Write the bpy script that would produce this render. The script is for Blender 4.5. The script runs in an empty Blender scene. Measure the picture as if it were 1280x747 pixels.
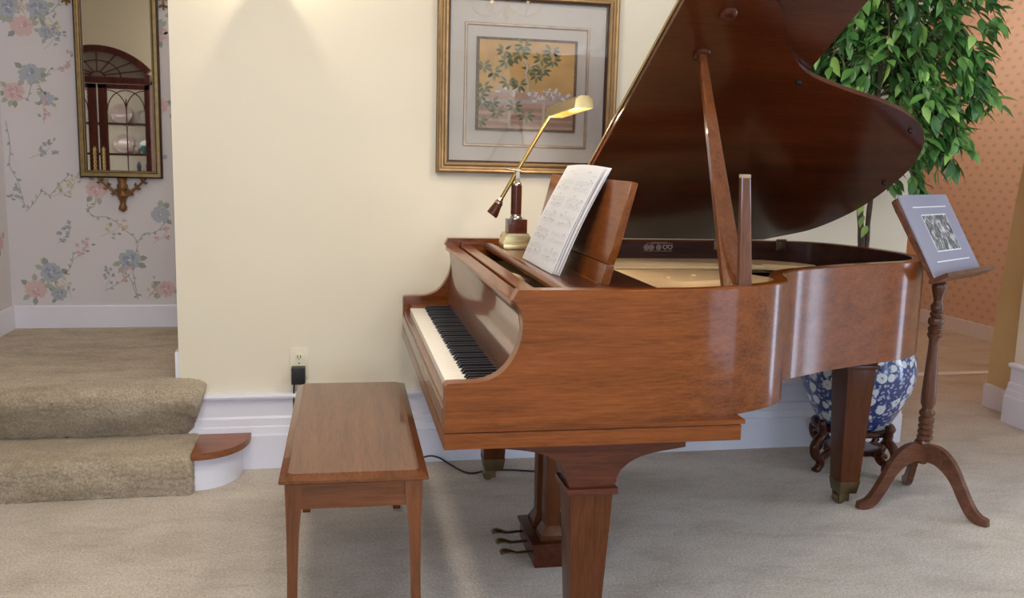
import bpy, bmesh, math, random
from mathutils import Vector, Matrix
random.seed(7)
SC = bpy.context.scene
COL = SC.collection
PI = math.pi
R = math.radians

# ------------------------------------------------------------------ materials
def new_mat(name):
    m = bpy.data.materials.new(name)
    m.use_nodes = True
    nt = m.node_tree
    b = nt.nodes['Principled BSDF']
    return m, nt, b

def lin(c):
    return tuple((x / 12.92 if x <= .04045 else ((x + .055) / 1.055) ** 2.4) for x in c)

def srgb(r, g, b):
    return lin((r / 255, g / 255, b / 255)) + (1,)

def N(nt, t, **kw):
    n = nt.nodes.new(t)
    for k, v in kw.items():
        if k in n.inputs.keys():
            n.inputs[k].default_value = v
        else:
            setattr(n, k, v)
    return n

def ramp(nt, stops):
    r = nt.nodes.new('ShaderNodeValToRGB')
    e = r.color_ramp.elements
    while len(e) < len(stops):
        e.new(.5)
    for i, (p, c) in enumerate(stops):
        e[i].position = p
        e[i].color = c
    return r

def plain(name, col, rough=.5, metal=0, spec=.5, coat=0, noise=0, nscale=8, bump=0, bscale=60):
    m, nt, b = new_mat(name)
    b.inputs['Base Color'].default_value = col
    b.inputs['Roughness'].default_value = rough
    b.inputs['Metallic'].default_value = metal
    b.inputs['Specular IOR Level'].default_value = spec
    b.inputs['Coat Weight'].default_value = coat
    L = nt.links
    if noise or bump:
        tc = N(nt, 'ShaderNodeTexCoord')
    if noise:
        nz = N(nt, 'ShaderNodeTexNoise', Scale=nscale, Detail=5)
        L.new(tc.outputs['Object'], nz.inputs['Vector'])
        d = tuple(x * (1 - noise) for x in col[:3]) + (1,)
        u = tuple(min(1, x * (1 + noise)) for x in col[:3]) + (1,)
        rp = ramp(nt, [(.3, d), (.7, u)])
        L.new(nz.outputs['Fac'], rp.inputs['Fac'])
        L.new(rp.outputs['Color'], b.inputs['Base Color'])
    if bump:
        nb = N(nt, 'ShaderNodeTexNoise', Scale=bscale, Detail=4)
        L.new(tc.outputs['Object'], nb.inputs['Vector'])
        bp = N(nt, 'ShaderNodeBump', Strength=bump, Distance=.002)
        L.new(nb.outputs['Fac'], bp.inputs['Height'])
        L.new(bp.outputs['Normal'], b.inputs['Normal'])
    return m

def wood(name, dark, mid, light, axis='X', rough=.3, coat=.5, crough=.12, fine=1.0, coarse=1.0):
    m, nt, b = new_mat(name)
    L = nt.links
    tc = N(nt, 'ShaderNodeTexCoord')
    mp = N(nt, 'ShaderNodeMapping')
    s = {'X': (1.0, 16, 16), 'Y': (16, 1.0, 16), 'Z': (16, 16, 1.0)}[axis]
    mp.inputs['Scale'].default_value = s
    L.new(tc.outputs['Object'], mp.inputs['Vector'])
    n1 = N(nt, 'ShaderNodeTexNoise', Scale=1.6 * coarse, Detail=6, Roughness=.6, Distortion=.35)
    n2 = N(nt, 'ShaderNodeTexNoise', Scale=11 * fine, Detail=4, Roughness=.75)
    n3 = N(nt, 'ShaderNodeTexNoise', Scale=1.3, Detail=2)
    L.new(mp.outputs['Vector'], n1.inputs['Vector'])
    L.new(mp.outputs['Vector'], n2.inputs['Vector'])
    L.new(tc.outputs['Object'], n3.inputs['Vector'])
    mx = N(nt, 'ShaderNodeMath', operation='MULTIPLY_ADD')
    mx.inputs[1].default_value = .45
    L.new(n2.outputs['Fac'], mx.inputs[0])
    m2 = N(nt, 'ShaderNodeMath', operation='MULTIPLY')
    m2.inputs[1].default_value = .4
    L.new(n1.outputs['Fac'], m2.inputs[0])
    L.new(m2.outputs[0], mx.inputs[2])
    m3 = N(nt, 'ShaderNodeMath', operation='MULTIPLY_ADD')
    m3.inputs[1].default_value = .18
    L.new(n3.outputs['Fac'], m3.inputs[0])
    L.new(mx.outputs[0], m3.inputs[2])
    rp = ramp(nt, [(.36, dark), (.5, mid), (.68, light)])
    L.new(m3.outputs[0], rp.inputs['Fac'])
    L.new(rp.outputs['Color'], b.inputs['Base Color'])
    b.inputs['Roughness'].default_value = rough
    b.inputs['Coat Weight'].default_value = coat
    b.inputs['Coat Roughness'].default_value = crough
    b.inputs['Specular IOR Level'].default_value = .08
    bp = N(nt, 'ShaderNodeBump', Strength=.02, Distance=.0005)
    L.new(n2.outputs['Fac'], bp.inputs['Height'])
    L.new(bp.outputs['Normal'], b.inputs['Normal'])
    return m

M = {}
W_D, W_M, W_L = srgb(70, 33, 9), srgb(110, 57, 20), srgb(136, 75, 31)
for ax in 'XYZ':
    M['wood' + ax] = wood('walnut_' + ax, W_D, W_M, W_L, ax)
    M['bench' + ax] = wood('bench_walnut_' + ax, srgb(66, 34, 16), srgb(98, 54, 27), srgb(120, 70, 40), ax, coat=.8, crough=.05)
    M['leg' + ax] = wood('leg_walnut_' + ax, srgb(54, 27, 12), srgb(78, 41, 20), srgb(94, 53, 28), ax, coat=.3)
    M['dark' + ax] = wood('dark_mahogany_' + ax, srgb(40, 18, 10), srgb(68, 32, 19), srgb(92, 47, 28), ax)
    M['stand' + ax] = wood('stand_wood_' + ax, srgb(58, 34, 24), srgb(92, 57, 41), srgb(120, 78, 58), ax)
M['lid'] = wood('lid_mahogany', srgb(44, 15, 4), srgb(66, 26, 8), srgb(86, 38, 14), 'X', rough=.3, coat=.6, crough=.16, coarse=.6)
M['rim_in'] = wood('rim_lining', srgb(40, 22, 18), srgb(58, 33, 27), srgb(72, 43, 36), 'X', coat=.6, crough=.15)
M['tread'] = wood('tread_walnut', srgb(96, 58, 38), srgb(134, 84, 56), srgb(156, 104, 74), 'X', coat=.2)
M['wall'] = plain('cream_paint', srgb(226, 217, 198), .75, spec=.25, noise=.025, nscale=1.6, bump=.05, bscale=220)
M['ceil'] = plain('white_ceiling_paint', srgb(235, 232, 222), .85)
M['trim'] = plain('white_trim_paint', srgb(224, 224, 236), .4, noise=.02, nscale=5)
M['olive'] = plain('tan_paint', srgb(205, 184, 138), .7, noise=.03, nscale=2)
M['paper_base'] = plain('pale_lilac_wallpaper', srgb(208, 203, 206), .7, noise=.02, nscale=3, bump=.08, bscale=400)
M['hall_tan'] = plain('hall_tan_paint', srgb(214, 170, 128), .7)
M['brass'] = plain('polished_brass', srgb(222, 200, 146), .3, 1)
M['old_brass'] = plain('tarnished_brass', srgb(128, 112, 84), .38, 1, noise=.2, nscale=30)
M['nickel'] = plain('nickel', srgb(190, 180, 165), .2, 1)
M['steel'] = plain('steel_wire', srgb(120, 104, 70), .5, .6)
M['ivory'] = plain('ivory_key', srgb(250, 242, 232), .25, coat=.4, noise=.04, nscale=9)
M['ebony'] = plain('ebony_key', srgb(22, 22, 30), .35, spec=.3, coat=.15)
M['black'] = plain('black_plastic', srgb(26, 26, 28), .4)
M['felt'] = plain('dark_felt', srgb(60, 22, 20), .95)
M['iron'] = plain('gold_painted_iron', srgb(224, 188, 140), .5, 0, noise=.06, nscale=5)
M['sound'] = plain('varnished_soundboard', srgb(112, 70, 36), .35, coat=.4, noise=.1, nscale=4)
M['paper'] = plain('white_paper', srgb(250, 249, 250), .7)
M['ink'] = plain('grey_print', srgb(212, 212, 218), .8)
M['ink_dark'] = plain('dark_print', srgb(110, 110, 116), .8)
M['mat_grey'] = plain('grey_linen_mat', srgb(206, 196, 186), .85, noise=.025, nscale=4, bump=.1, bscale=500)
M['mat_lilac'] = plain('lilac_grey_board', srgb(140, 138, 154), .8)
M['white_card'] = plain('white_card', srgb(228, 226, 230), .7)
M['plate_ivory'] = plain('ivory_plastic', srgb(228, 220, 196), .4)
M['slot'] = plain('dark_slot', srgb(40, 34, 30), .6)
M['gold_leaf'] = plain('gold_frame_leaf', srgb(158, 128, 90), .4, .7, noise=.14, nscale=20)
M['gold_pale'] = plain('pale_gold_leaf', srgb(196, 172, 148), .4, .4, noise=.16, nscale=24)
M['umber'] = plain('dark_umber_lip', srgb(72, 38, 20), .45)
M['antique'] = plain('antique_gold', srgb(146, 124, 82), .45, .5, noise=.2, nscale=30)
M['antique_dark'] = plain('antique_dark_gold', srgb(58, 42, 24), .5, .4)
M['carved'] = plain('carved_gilt', srgb(124, 88, 52), .45, .5, noise=.3, nscale=60)
M['mirror'] = plain('mirror_silver', (.86, .86, .84, 1), .015, 1)
M['bark'] = plain('grey_bark', srgb(86, 70, 58), .9, noise=.3, nscale=30, bump=.5, bscale=80)
M['twig'] = plain('olive_twig', srgb(96, 92, 52), .8)
M['soil'] = plain('brown_moss', srgb(70, 56, 38), .95, noise=.3, nscale=50, bump=.8, bscale=90)
M['cab'] = wood('cabinet_mahogany', srgb(44, 20, 18), srgb(78, 38, 32), srgb(104, 56, 48), 'Z', coat=.4)
M['cab_back'] = plain('cabinet_lining', srgb(226, 218, 200), .7)
M['china'] = plain('white_china', srgb(224, 218, 214), .2, coat=.5)
M['china_rose'] = plain('rose_china', srgb(216, 196, 192), .2, coat=.5)
M['teal'] = plain('teal_glass', srgb(70, 160, 166), .15, coat=.5)
M['pewter'] = plain('pewter', srgb(104, 108, 118), .35, .8)
M['black_frame'] = plain('dark_frame', srgb(46, 34, 32), .4)

def emit(name, col, strength):
    m, nt, b = new_mat(name)
    b.inputs['Base Color'].default_value = col
    b.inputs['Emission Color'].default_value = col
    b.inputs['Emission Strength'].default_value = strength
    return m
M['bulb'] = emit('warm_bulb', (1, .72, .42, 1), 9)
M['tube'] = emit('lamp_tube', (1, .82, .52, 1), 5)

def glass_mat():
    m = bpy.data.materials.new('clear_glass')
    m.use_nodes = True
    nt = m.node_tree
    nt.nodes.clear()
    o = N(nt, 'ShaderNodeOutputMaterial')
    t = N(nt, 'ShaderNodeBsdfTransparent')
    g = N(nt, 'ShaderNodeBsdfGlossy', Roughness=.01)
    f = N(nt, 'ShaderNodeFresnel', IOR=1.5)
    mx = N(nt, 'ShaderNodeMixShader')
    nt.links.new(f.outputs[0], mx.inputs[0])
    nt.links.new(t.outputs[0], mx.inputs[1])
    nt.links.new(g.outputs[0], mx.inputs[2])
    nt.links.new(mx.outputs[0], o.inputs[0])
    return m
M['glass'] = glass_mat()

def carpet(name, a, bcol, c):
    m, nt, b = new_mat(name)
    L = nt.links
    tc = N(nt, 'ShaderNodeTexCoord')
    mp = N(nt, 'ShaderNodeMapping')
    mp.inputs['Scale'].default_value = (1, 1.9, 1.6)
    mp.inputs['Rotation'].default_value = (0, 0, .5)
    L.new(tc.outputs['Object'], mp.inputs['Vector'])
    big = N(nt, 'ShaderNodeTexNoise', Scale=2.6, Detail=9, Roughness=.78, Distortion=.3)
    L.new(mp.outputs['Vector'], big.inputs['Vector'])
    fine = N(nt, 'ShaderNodeTexNoise', Scale=120, Detail=4, Roughness=.85)
    L.new(tc.outputs['Object'], fine.inputs['Vector'])
    rp = ramp(nt, [(.3, a), (.5, bcol), (.7, c)])
    L.new(big.outputs['Fac'], rp.inputs['Fac'])
    rf = ramp(nt, [(.32, (.56, .54, .51, 1)), (.68, (1.28, 1.28, 1.28, 1))])
    L.new(fine.outputs['Fac'], rf.inputs['Fac'])
    mx = N(nt, 'ShaderNodeMix', data_type='RGBA', blend_type='MULTIPLY')
    mx.inputs[0].default_value = 1
    L.new(rp.outputs['Color'], mx.inputs[6])
    L.new(rf.outputs['Color'], mx.inputs[7])
    L.new(mx.outputs[2], b.inputs['Base Color'])
    b.inputs['Roughness'].default_value = 1
    b.inputs['Specular IOR Level'].default_value = .05
    b.inputs['Sheen Weight'].default_value = .25
    bp = N(nt, 'ShaderNodeBump', Strength=.75, Distance=.006)
    add = N(nt, 'ShaderNodeMath', operation='MULTIPLY_ADD')
    add.inputs[1].default_value = .35
    L.new(big.outputs['Fac'], add.inputs[0])
    L.new(fine.outputs['Fac'], add.inputs[2])
    L.new(add.outputs[0], bp.inputs['Height'])
    L.new(bp.outputs['Normal'], b.inputs['Normal'])
    return m
M['carpet'] = carpet('beige_carpet', srgb(178, 165, 151), srgb(205, 194, 182), srgb(219, 209, 199))
M['stair_carpet'] = carpet('olive_beige_stair_carpet', srgb(142, 127, 106), srgb(178, 163, 142), srgb(200, 186, 168))

def dotted():
    """pink wallpaper with small grey-brown sprigs in offset rows (object Y along the wall, Z up)"""
    m, nt, b = new_mat('pink_dotted_wallpaper')
    L = nt.links
    tc = N(nt, 'ShaderNodeTexCoord')
    sp = N(nt, 'ShaderNodeSeparateXYZ')
    L.new(tc.outputs['Object'], sp.inputs[0])
    def math_(op, a, bb=None, c=None):
        n = N(nt, 'ShaderNodeMath', operation=op)
        for i, x in enumerate((a, bb, c)):
            if x is None: continue
            if isinstance(x, (int, float)): n.inputs[i].default_value = x
            else: L.new(x, n.inputs[i])
        return n.outputs[0]
    def grid(du, dv):
        u = math_('FRACT', math_('ADD', math_('MULTIPLY', sp.outputs['Y'], 1 / .115), du + 50))
        v = math_('FRACT', math_('ADD', math_('MULTIPLY', sp.outputs['Z'], 1 / .115), dv + 50))
        u = math_('MULTIPLY', math_('SUBTRACT', u, .5), .62)
        v = math_('MULTIPLY', math_('SUBTRACT', v, .5), 1.05)
        d = math_('SQRT', math_('ADD', math_('MULTIPLY', u, u), math_('MULTIPLY', v, v)))
        return d
    d = math_('MINIMUM', grid(0, 0), grid(.5, .5))
    nz = N(nt, 'ShaderNodeTexNoise', Scale=60, Detail=2)
    L.new(tc.outputs['Object'], nz.inputs['Vector'])
    d = math_('ADD', d, math_('MULTIPLY', math_('SUBTRACT', nz.outputs['Fac'], .5), .12))
    rp = ramp(nt, [(.07, srgb(194, 168, 152)), (.16, srgb(216, 188, 170))])
    L.new(d, rp.inputs['Fac'])
    L.new(rp.outputs['Color'], b.inputs['Base Color'])
    b.inputs['Roughness'].default_value = .7
    return m
M['dotted'] = dotted()

def porcelain():
    m, nt, b = new_mat('blue_white_porcelain')
    L = nt.links
    tc = N(nt, 'ShaderNodeTexCoord')
    nz = N(nt, 'ShaderNodeTexNoise', Scale=38, Detail=3)
    L.new(tc.outputs['Object'], nz.inputs['Vector'])
    ad = N(nt, 'ShaderNodeVectorMath', operation='MULTIPLY_ADD')
    ad.inputs[1].default_value = (.022,) * 3
    L.new(nz.outputs['Color'], ad.inputs[0])
    L.new(tc.outputs['Object'], ad.inputs[2])
    def vor(scale, stops):
        v = N(nt, 'ShaderNodeTexVoronoi', Scale=scale, Randomness=.8)
        L.new(ad.outputs[0], v.inputs['Vector'])
        rp = ramp(nt, stops)
        L.new(v.outputs['Distance'], rp.inputs['Fac'])
        return rp
    W_, K_ = (1, 1, 1, 1), (0, 0, 0, 1)
    big = vor(19, [(.40, W_), (.46, K_)])
    small = vor(52, [(.30, W_), (.42, K_)])
    centre = vor(19, [(.07, W_), (.13, K_)])
    mx = N(nt, 'ShaderNodeMath', operation='MAXIMUM')
    ms = N(nt, 'ShaderNodeMath', operation='MULTIPLY')
    ms.inputs[1].default_value = .62
    L.new(small.outputs['Color'], ms.inputs[0])
    L.new(big.outputs['Color'], mx.inputs[0])
    L.new(ms.outputs[0], mx.inputs[1])
    sb = N(nt, 'ShaderNodeMath', operation='MULTIPLY_ADD', use_clamp=True)
    sb.inputs[1].default_value = -.6
    L.new(centre.outputs['Color'], sb.inputs[0])
    L.new(mx.outputs[0], sb.inputs[2])
    rp = ramp(nt, [(0, srgb(52, 64, 118)), (.5, srgb(136, 150, 178)), (1, srgb(206, 210, 214))])
    L.new(sb.outputs[0], rp.inputs['Fac'])
    L.new(rp.outputs['Color'], b.inputs['Base Color'])
    b.inputs['Roughness'].default_value = .16
    b.inputs['Coat Weight'].default_value = .4
    return m
M['porcelain'] = porcelain()

def leafmat(name, a, c):
    m, nt, b = new_mat(name)
    L = nt.links
    tc = N(nt, 'ShaderNodeTexCoord')
    nz = N(nt, 'ShaderNodeTexNoise', Scale=9, Detail=2)
    L.new(tc.outputs['Object'], nz.inputs['Vector'])
    rp = ramp(nt, [(.35, a), (.65, c)])
    L.new(nz.outputs['Fac'], rp.inputs['Fac'])
    L.new(rp.outputs['Color'], b.inputs['Base Color'])
    b.inputs['Roughness'].default_value = .38
    b.inputs['Subsurface Weight'].default_value = 0
    b.inputs['Transmission Weight'].default_value = 0
    return m
M['leaf'] = [leafmat('leaf_deep', srgb(50, 92, 44), srgb(76, 122, 62)),
             leafmat('leaf_mid', srgb(78, 124, 58), srgb(106, 152, 78)),
             leafmat('leaf_light', srgb(124, 164, 80), srgb(152, 188, 104))]

def photo_mat():
    """black and white landscape print: dark trees over a pale ground"""
    m, nt, b = new_mat('monochrome_print')
    L = nt.links
    tc = N(nt, 'ShaderNodeTexCoord')
    mp = N(nt, 'ShaderNodeMapping')
    mp.inputs['Scale'].default_value = (34, 34, 15)
    L.new(tc.outputs['Object'], mp.inputs['Vector'])
    nz = N(nt, 'ShaderNodeTexNoise', Scale=1, Detail=7, Roughness=.7, Distortion=1.6)
    L.new(mp.outputs['Vector'], nz.inputs['Vector'])
    rp = ramp(nt, [(.38, srgb(36, 36, 38)), (.5, srgb(104, 104, 106)), (.62, srgb(204, 204, 206))])
    L.new(nz.outputs['Fac'], rp.inputs['Fac'])
    L.new(rp.outputs['Color'], b.inputs['Base Color'])
    b.inputs['Roughness'].default_value = .5
    return m
M['photo'] = photo_mat()

# ------------------------------------------------------------------ mesh helpers
def obj(name, bm, mat, parent=None, smooth=None, loc=None):
    me = bpy.data.meshes.new(name)
    bmesh.ops.recalc_face_normals(bm, faces=bm.faces)
    bm.to_mesh(me)
    bm.free()
    for m in (mat if isinstance(mat, (list, tuple)) else [mat]):
        me.materials.append(m)
    if smooth is not None:
        me.shade_smooth()
        me.set_sharp_from_angle(angle=R(smooth))
    o = bpy.data.objects.new(name, me)
    COL.objects.link(o)
    if parent: o.parent = parent
    if loc: o.location = loc
    return o

def tag(o, label=None, cat=None, group=None, kind=None):
    if label: o['label'] = label
    if cat: o['category'] = cat
    if group: o['group'] = group
    if kind: o['kind'] = kind
    return o

def thing(name, label, cat, loc=(0, 0, 0), rz=0, group=None):
    o = bpy.data.objects.new(name, None)
    o.empty_display_size = .1
    COL.objects.link(o)
    o.location = loc
    o.rotation_euler = (0, 0, rz)
    return tag(o, label, cat, group)

def struct(name, bm, mat, parent=None, smooth=None):
    o = obj(name, bm, mat, parent, smooth)
    o['kind'] = 'structure'
    return o

def BM(): return bmesh.new()

def bx(bm, x0, x1, y0, y1, z0, z1, bevel=0, mi=0, mtx=None):
    vs = [bm.verts.new((x, y, z)) for x in (x0, x1) for y in (y0, y1) for z in (z0, z1)]
    F = [(0, 1, 3, 2), (4, 6, 7, 5), (0, 4, 5, 1), (2, 3, 7, 6), (0, 2, 6, 4), (1, 5, 7, 3)]
    fs = [bm.faces.new([vs[i] for i in f]) for f in F]
    for f in fs: f.material_index = mi
    if mtx is not None:
        for v in vs: v.co = mtx @ v.co
    if bevel:
        es = list({e for f in fs for e in f.edges})
        r = bmesh.ops.bevel(bm, geom=es, offset=bevel, segments=2, profile=.7, affect='EDGES')
        for f in r['faces']: f.material_index = mi
    return bm

def taper(bm, b, t, z0, z1, bevel=0, mi=0):
    """frustum: b and t are (x0,x1,y0,y1) at the bottom and the top"""
    vs = []
    for (x0, x1, y0, y1), z in ((b, z0), (t, z1)):
        vs += [bm.verts.new(p) for p in ((x0, y0, z), (x1, y0, z), (x1, y1, z), (x0, y1, z))]
    fs = [bm.faces.new([vs[i] for i in f]) for f in ((3, 2, 1, 0), (4, 5, 6, 7), (0, 1, 5, 4), (1, 2, 6, 5), (2, 3, 7, 6), (3, 0, 4, 7))]
    for f in fs: f.material_index = mi
    if bevel:
        es = list({e for f in fs for e in f.edges})
        bmesh.ops.bevel(bm, geom=es, offset=bevel, segments=2, profile=.7, affect='EDGES')
    return bm

def prism(bm, pts, a0, a1, axis='Y', bevel=0, mi=0):
    """extrude a 2-D polygon: axis Y -> pts are (x,z); Z -> (x,y); X -> (y,z)"""
    def P(p, a):
        return {'Y': (p[0], a, p[1]), 'Z': (p[0], p[1], a), 'X': (a, p[0], p[1])}[axis]
    A = [bm.verts.new(P(p, a0)) for p in pts]
    B = [bm.verts.new(P(p, a1)) for p in pts]
    n = len(pts)
    fs = [bm.faces.new(A), bm.faces.new(B[::-1])]
    for i in range(n):
        fs.append(bm.faces.new((A[i], B[i], B[(i + 1) % n], A[(i + 1) % n])))
    for f in fs: f.material_index = mi
    if bevel:
        es = list({e for f in fs[:2] for e in f.edges})
        bmesh.ops.bevel(bm, geom=es, offset=bevel, segments=2, profile=.7, affect='EDGES')
    return bm

def lathe(bm, prof, cx=0, cy=0, seg=32, mi=0, cap=True, mtx=None):
    rings = []
    for r, z in prof:
        rings.append([bm.verts.new((cx + r * math.cos(2 * PI * k / seg), cy + r * math.sin(2 * PI * k / seg), z)) for k in range(seg)])
    fs = []
    for a, b in zip(rings, rings[1:]):
        for k in range(seg):
            fs.append(bm.faces.new((a[k], a[(k + 1) % seg], b[(k + 1) % seg], b[k])))
    if cap:
        fs.append(bm.faces.new(rings[0][::-1]))
        fs.append(bm.faces.new(rings[-1]))
    for f in fs: f.material_index = mi
    if mtx is not None:
        for r_ in rings:
            for v in r_: v.co = mtx @ v.co
    return bm

def tube(bm, pts, rad, seg=8, mi=0, flat=1.0):
    """tube along 3-D points; rad a number or one per point"""
    pts = [Vector(p) for p in pts]
    n = len(pts)
    rs = rad if isinstance(rad, (list, tuple)) else [rad] * n
    rings = []
    up = None
    for i, p in enumerate(pts):
        d = (pts[min(i + 1, n - 1)] - pts[max(i - 1, 0)]).normalized()
        if up is None:
            up = Vector((0, 0, 1)) if abs(d.z) < .9 else Vector((1, 0, 0))
        s = d.cross(up)
        if s.length < 1e-4: s = d.cross(Vector((0, 1, 0)))
        s.normalize()
        up = s.cross(d).normalized()
        rings.append([bm.verts.new(p + (s * math.cos(2 * PI * k / seg) + up * math.sin(2 * PI * k / seg) * flat) * rs[i]) for k in range(seg)])
    fs = []
    for a, b in zip(rings, rings[1:]):
        for k in range(seg):
            fs.append(bm.faces.new((a[k], a[(k + 1) % seg], b[(k + 1) % seg], b[k])))
    fs.append(bm.faces.new(rings[0][::-1]))
    fs.append(bm.faces.new(rings[-1]))
    for f in fs: f.material_index = mi
    return bm

def spline(pts, n=8, closed=False):
    """Catmull-Rom through points of any dimension"""
    P = [Vector(p) for p in pts]
    out = []
    m = len(P)
    rng = range(m if closed else m - 1)
    for i in rng:
        p0 = P[(i - 1) % m] if closed or i > 0 else P[0] * 2 - P[1]
        p1, p2 = P[i], P[(i + 1) % m]
        p3 = P[(i + 2) % m] if closed or i + 2 < m else P[-1] * 2 - P[-2]
        for k in range(n):
            t = k / n
            out.append(.5 * ((2 * p1) + (p2 - p0) * t + (2 * p0 - 5 * p1 + 4 * p2 - p3) * t * t + (3 * p1 - p0 - 3 * p2 + p3) * t ** 3))
    if not closed: out.append(P[-1])
    return out

def frame_ring(bm, axis_pts, prof):
    """mitred frame: axis_pts(u,w,d)->Vector; prof list of (inset, depth)"""
    pass

def rect_frame(bm, x0, x1, z0, z1, prof, mi=None):
    """mitred moulding facing -Y; prof: (inset, y) from the outer back edge round to the inner edge"""
    loops = []
    for ins, y in prof:
        loops.append([bm.verts.new(p) for p in ((x0 + ins, y, z0 + ins), (x1 - ins, y, z0 + ins), (x1 - ins, y, z1 - ins), (x0 + ins, y, z1 - ins))])
    for j, (a, b) in enumerate(zip(loops, loops[1:])):
        for k in range(4):
            f = bm.faces.new((a[k], a[(k + 1) % 4], b[(k + 1) % 4], b[k]))
            if mi: f.material_index = mi[j]
    return bm

# ------------------------------------------------------------------ the room
WY = 3.82        # face of the long cream wall
CEIL = 2.75
LZ = .37         # landing height

# floors
bm = BM(); bx(bm, -3.5, 6.2, -5.6, 7.2, -.06, 0)
struct('floor', bm, M['carpet'])

# back wall (cream) with its free ends
bm = BM(); bx(bm, -.585, 2.68, WY, WY + .16, 0, CEIL)
struct('wall_back', bm, M['wall'])

BASE = [(0, 0), (0, .315), (.034, .315), (.042, .311), (.045, .303), (.042, .294), (.034, .2886), (.024, .2886),
        (.024, .216), (.028, .21), (.034, .208), (.036, .178), (.042, .174), (.046, .144), (.055, .141), (.055, 0)]
def base_run(name, side, a0, a1, at, parent=None):
    bm = BM()
    if side == 'back':
        prism(bm, [(at - d, z) for d, z in BASE], a0, a1, 'X')
    else:
        prism(bm, [(at - d, z) for d, z in BASE], a0, a1, 'Y')
    return struct(name, bm, M['trim'], parent, 30)
base_run('baseboard_back', 'back', -.56, 2.70, WY)
base_run('baseboard_right', 'right', 2.85, 4.04, 3.535)

def wall_with_windows(name, along, at, thick, a0, a1, wins, mat):
    """wall with rectangular openings: along 'Y' sits at x=at; along 'X' sits at y=at"""
    bm = BM()
    def blk(p0, p1, z0, z1):
        if p1 - p0 < 1e-4: return
        if along == 'Y': bx(bm, at, at + thick, p0, p1, z0, z1)
        else: bx(bm, p0, p1, at, at + thick, z0, z1)
    cur = a0
    for (w0, w1, z0, z1) in sorted(wins):
        blk(cur, w0, 0, CEIL)
        blk(w0, w1, 0, z0)
        blk(w0, w1, z1, CEIL)
        cur = w1
    blk(cur, a1, 0, CEIL)
    return struct(name, bm, mat)

WIN_R = [(-5.34, -3.86, 1.94, 2.62), (-2.55, -1.65, .7, 2.35), (-.25, 1.0, .06, 2.2), (2.36, 2.64, .06, 2.2)]
WIN_L_ADDED = [(-2.6, -.4, .75, 2.35)]  # added window, put in so light reaches the sheet music from the left
WIN_B = [(-2.2, -1.0, .7, 2.35), (.2, 1.5, .7, 2.35)]
wall_with_windows('wall_right', 'Y', 3.535, .16, -5.4, 4.05, WIN_R, M['wall'])
wall_with_windows('wall_front', 'X', -5.56, .16, -3.3, 3.7, WIN_B, M['wall'])
n_win = 0
def window(along, at, w0, w1, z0, z1, facing):
    global n_win
    n_win += 1
    bm = BM()
    f = .05
    def blk(p0, p1, c0, c1, d0, d1):
        if along == 'Y': bx(bm, at + d0, at + d1, p0, p1, c0, c1)
        else: bx(bm, p0, p1, at + d0, at + d1, c0, c1)
    f = min(f, .12 * (w1 - w0))
    blk(w0, w0 + f, z0, z1, .03, .09); blk(w1 - f, w1, z0, z1, .03, .09)
    blk(w0, w1, z0, z0 + f, .03, .09); blk(w0, w1, z1 - f, z1, .03, .09)
    zm = (z0 + z1) / 2
    blk(w0, w1, zm - .025, zm + .025, .04, .08)
    m_ = (w0 + w1) / 2
    blk(m_ - .012, m_ + .012, z0, z1, .05, .075)
    c = .09
    blk(w0 - c, w0, z0 - c, z1 + c, -.02 if facing < 0 else .16, 0 if facing < 0 else .18)
    blk(w1, w1 + c, z0 - c, z1 + c, -.02 if facing < 0 else .16, 0 if facing < 0 else .18)
    blk(w0, w1, z1, z1 + c, -.02 if facing < 0 else .16, 0 if facing < 0 else .18)
    blk(w0, w1, z0 - c, z0, -.02 if facing < 0 else .16, 0 if facing < 0 else .18)
    struct('window_%d' % n_win, bm, M['trim'])
for w in WIN_R: window('Y', 3.535, *w, -1)
for w in WIN_B: window('X', -5.56, *w, 1)

# left side of the room: the wall the china cabinet stands against, and the far left wall
bm = BM(); bx(bm, -3.3, -1.30, .95, 1.05, 0, CEIL)
struct('wall_left', bm, M['wall'])
wall_with_windows('wall_left.001', 'Y', -3.46, .16, -5.56, 5.2, WIN_L_ADDED, M['wall'])
for w in WIN_L_ADDED: window('Y', -3.46, *w, 1)  # frame of the added left window

# landing behind the cream wall: papered walls
bm = BM(); bx(bm, -3.3, .95, 5.0, 5.12, 0, CEIL)
wp = struct('wall_landing', bm, M['paper_base'])
bm = BM(); bx(bm, -1.68, -1.563, 4.1, 5.0, LZ - .05, CEIL)
wl = struct('wall_landing_left', bm, M['paper_base'])
bm = BM(); bx(bm, .85, .95, WY + .16, 5.0, 0, CEIL)
struct('wall_landing_right', bm, M['paper_base'])
bm = BM(); prism(bm, [(5.0, LZ), (4.986, LZ), (4.986, LZ + .118), (4.991, LZ + .124), (5.0, LZ + .124)], -1.549, .85, 'X')
struct('baseboard_landing', bm, M['trim'])
bm = BM(); bx(bm, -1.563, -1.549, 4.1, 5.0, LZ, LZ + .124)
struct('baseboard_landing_left', bm, M['trim'])
bm = BM(); bx(bm, -.60, -.585, WY + .002, WY + .16, LZ, LZ + .118, .003)
struct('baseboard_return', bm, M['trim'])

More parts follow.
